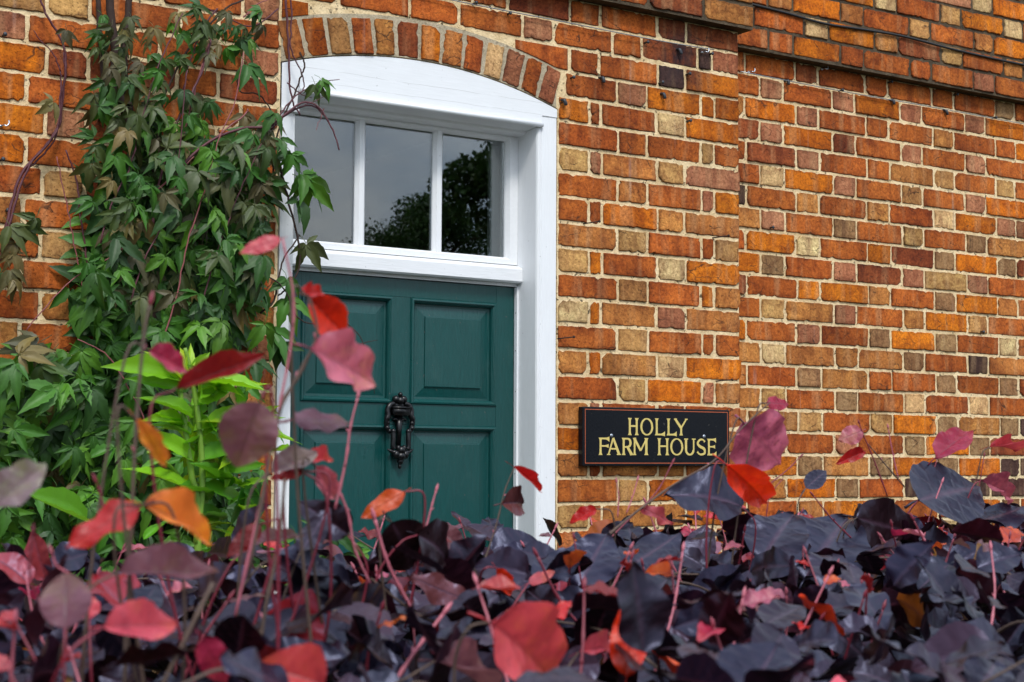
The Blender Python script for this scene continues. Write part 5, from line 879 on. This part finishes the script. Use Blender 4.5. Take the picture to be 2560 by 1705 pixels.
for b, t, wd, c, up_ in DATA['hedge_leaves']:
    b, t = Vector(b), Vector(t); ln = (t-b).length; cd = (Vector((0, -4.2243, 1.5))-b).normalized()
    nm = cd*(1-up_)+Vector((rh.uniform(-.25, .25), rh.uniform(-.25, .25), 1))*up_
    ms = HM if 'urple' in c and c != 'purplepink' else RM
    put_leaf(rh.choice(ms), hedge, b, t-b, nm, ln, jc(RED[c], rh, .1), wide=wd/.70)
    hz_ = htop(b.x, b.y)-.04
    if b.z > hz_+.05 and min((q-b).length for q in SHP) > .018:      # carry it on a thin twig rising from the hedge
        dn = (b-t).normalized()*.03; l_ = b.z-hz_; sx_ = rh.uniform(-.25, .25)
        tw = [b, b+dn+Vector((0, 0, -.02)), b+dn*1.3+Vector((sx_*l_*.5, .02, -l_*.55)), Vector((b.x+dn.x+sx_*l_, b.y+.03, hz_))]
        sp_ = spline(tw[::-1], 5); keep(MB().tube(sp_, [.0019-.0008*q/(len(sp_)-1) for q in range(len(sp_))], 5).build('twig', rh.choice([TWIG, CRIMST]), None, smooth=True), hedge)
for i in range(80):                            # other young shoots scattered over the hedge
    d = rh.uniform(1.35, 3.0); x = rh.uniform(.30, 1.2)*d; y = d-4.2243; z = htop(x, y)-.06; an = rh.uniform(0, 6.28); h = rh.uniform(.07, .15)
    p0 = Vector((x, y, z)); p2 = p0+Vector((math.cos(an)*h*.5, math.sin(an)*h*.5, h)); p1 = (p0+p2)/2+Vector((rh.uniform(-.012, .012), rh.uniform(-.012, .012), 0))
    shoot([p0, p1, p2], .0024, .0017, rh.choice('ppcc'), True)
    if rh.random() < .95:
        a2 = rh.uniform(0, 6.28); ax = Vector((math.cos(a2), math.sin(a2), rh.uniform(-.1, .6)))
        put_leaf(rh.choice(RM), hedge, p1.lerp(p2, rh.uniform(.6, 1.)), ax, Vector((rh.gauss(0, .5), -.5, 1)), rh.uniform(.022, .050), jc(RED[rh.choice(['red', 'pink', 'redpink', 'darkred', 'purplepink', 'magenta', 'orangered'])], rh), wide=.9)
# ------------------------------------------------------------------ trees across the garden (seen mirrored in the fanlight)
BARK = mat_plain('tree_bark', (.09, .065, .045), .9, 0, .2, .5, 12, .01)
TLEAF = mat_leaf('tree_leaf', 'attr', .6, .3, .2, (0, 1), .3)
def tree(x, y, h, base, rx, seed, label, n=2600, size=.17):
    rg = random.Random(seed); t = tag(empty('garden_tree', (x, y, 0)), label, 'tree', 'trees across the garden'); bpy.context.view_layer.update()
    m = MB(); m.tube(spline([(x, y, -.1), (x+.05, y, base*.6), (x-.05, y+.05, base+(h-base)*.5), (x, y, h*.95)], 5), [.16-.0095*i for i in range(16)], 9)
    cl = []
    for i in range(60):
        a = rg.uniform(0, 6.28); u = rg.random(); zz = base+(h-base)*(.12+.80*u); rr = rx*math.sin(math.pi*(.18+.72*u))*rg.uniform(.35, .95)
        c = Vector((x+math.cos(a)*rr, y+math.sin(a)*rr, zz)); cl.append((c, rg.uniform(.20, .34)*rx))
        m.tube(spline([(x, y, base*.7+(zz-base*.7)*.55), ((x+c.x)/2, (y+c.y)/2, zz-.2), tuple(c)], 3), [.06-.007*q for q in range(7)], 5)
    keep(m.build('trunk', BARK, None, smooth=True), t)
    fo = Foliage([beech_leaf(rg, 2, 2, .3, .2, .05, 0, .45) for _ in range(4)])
    for i in range(n):
        c, r_ = cl[rg.randrange(len(cl))]; d = Vector((rg.gauss(0, 1), rg.gauss(0, 1), rg.gauss(0, 1))).normalized()*r_*rg.random()**.4; d.z *= .75
        fo.add(c+d, Vector((rg.gauss(0, 1), rg.gauss(0, 1), rg.gauss(-.3, 1))), Vector((rg.gauss(0, .6), rg.gauss(0, .6), 1)), rg.uniform(.7, 1.3)*size, jc(rg.choice([(.035, .085, .018), (.025, .065, .016), (.05, .10, .02)]), rg, .3), rg)
    fo.build('crown', TLEAF, t)
for a in DATA['trees']: tree(*a)
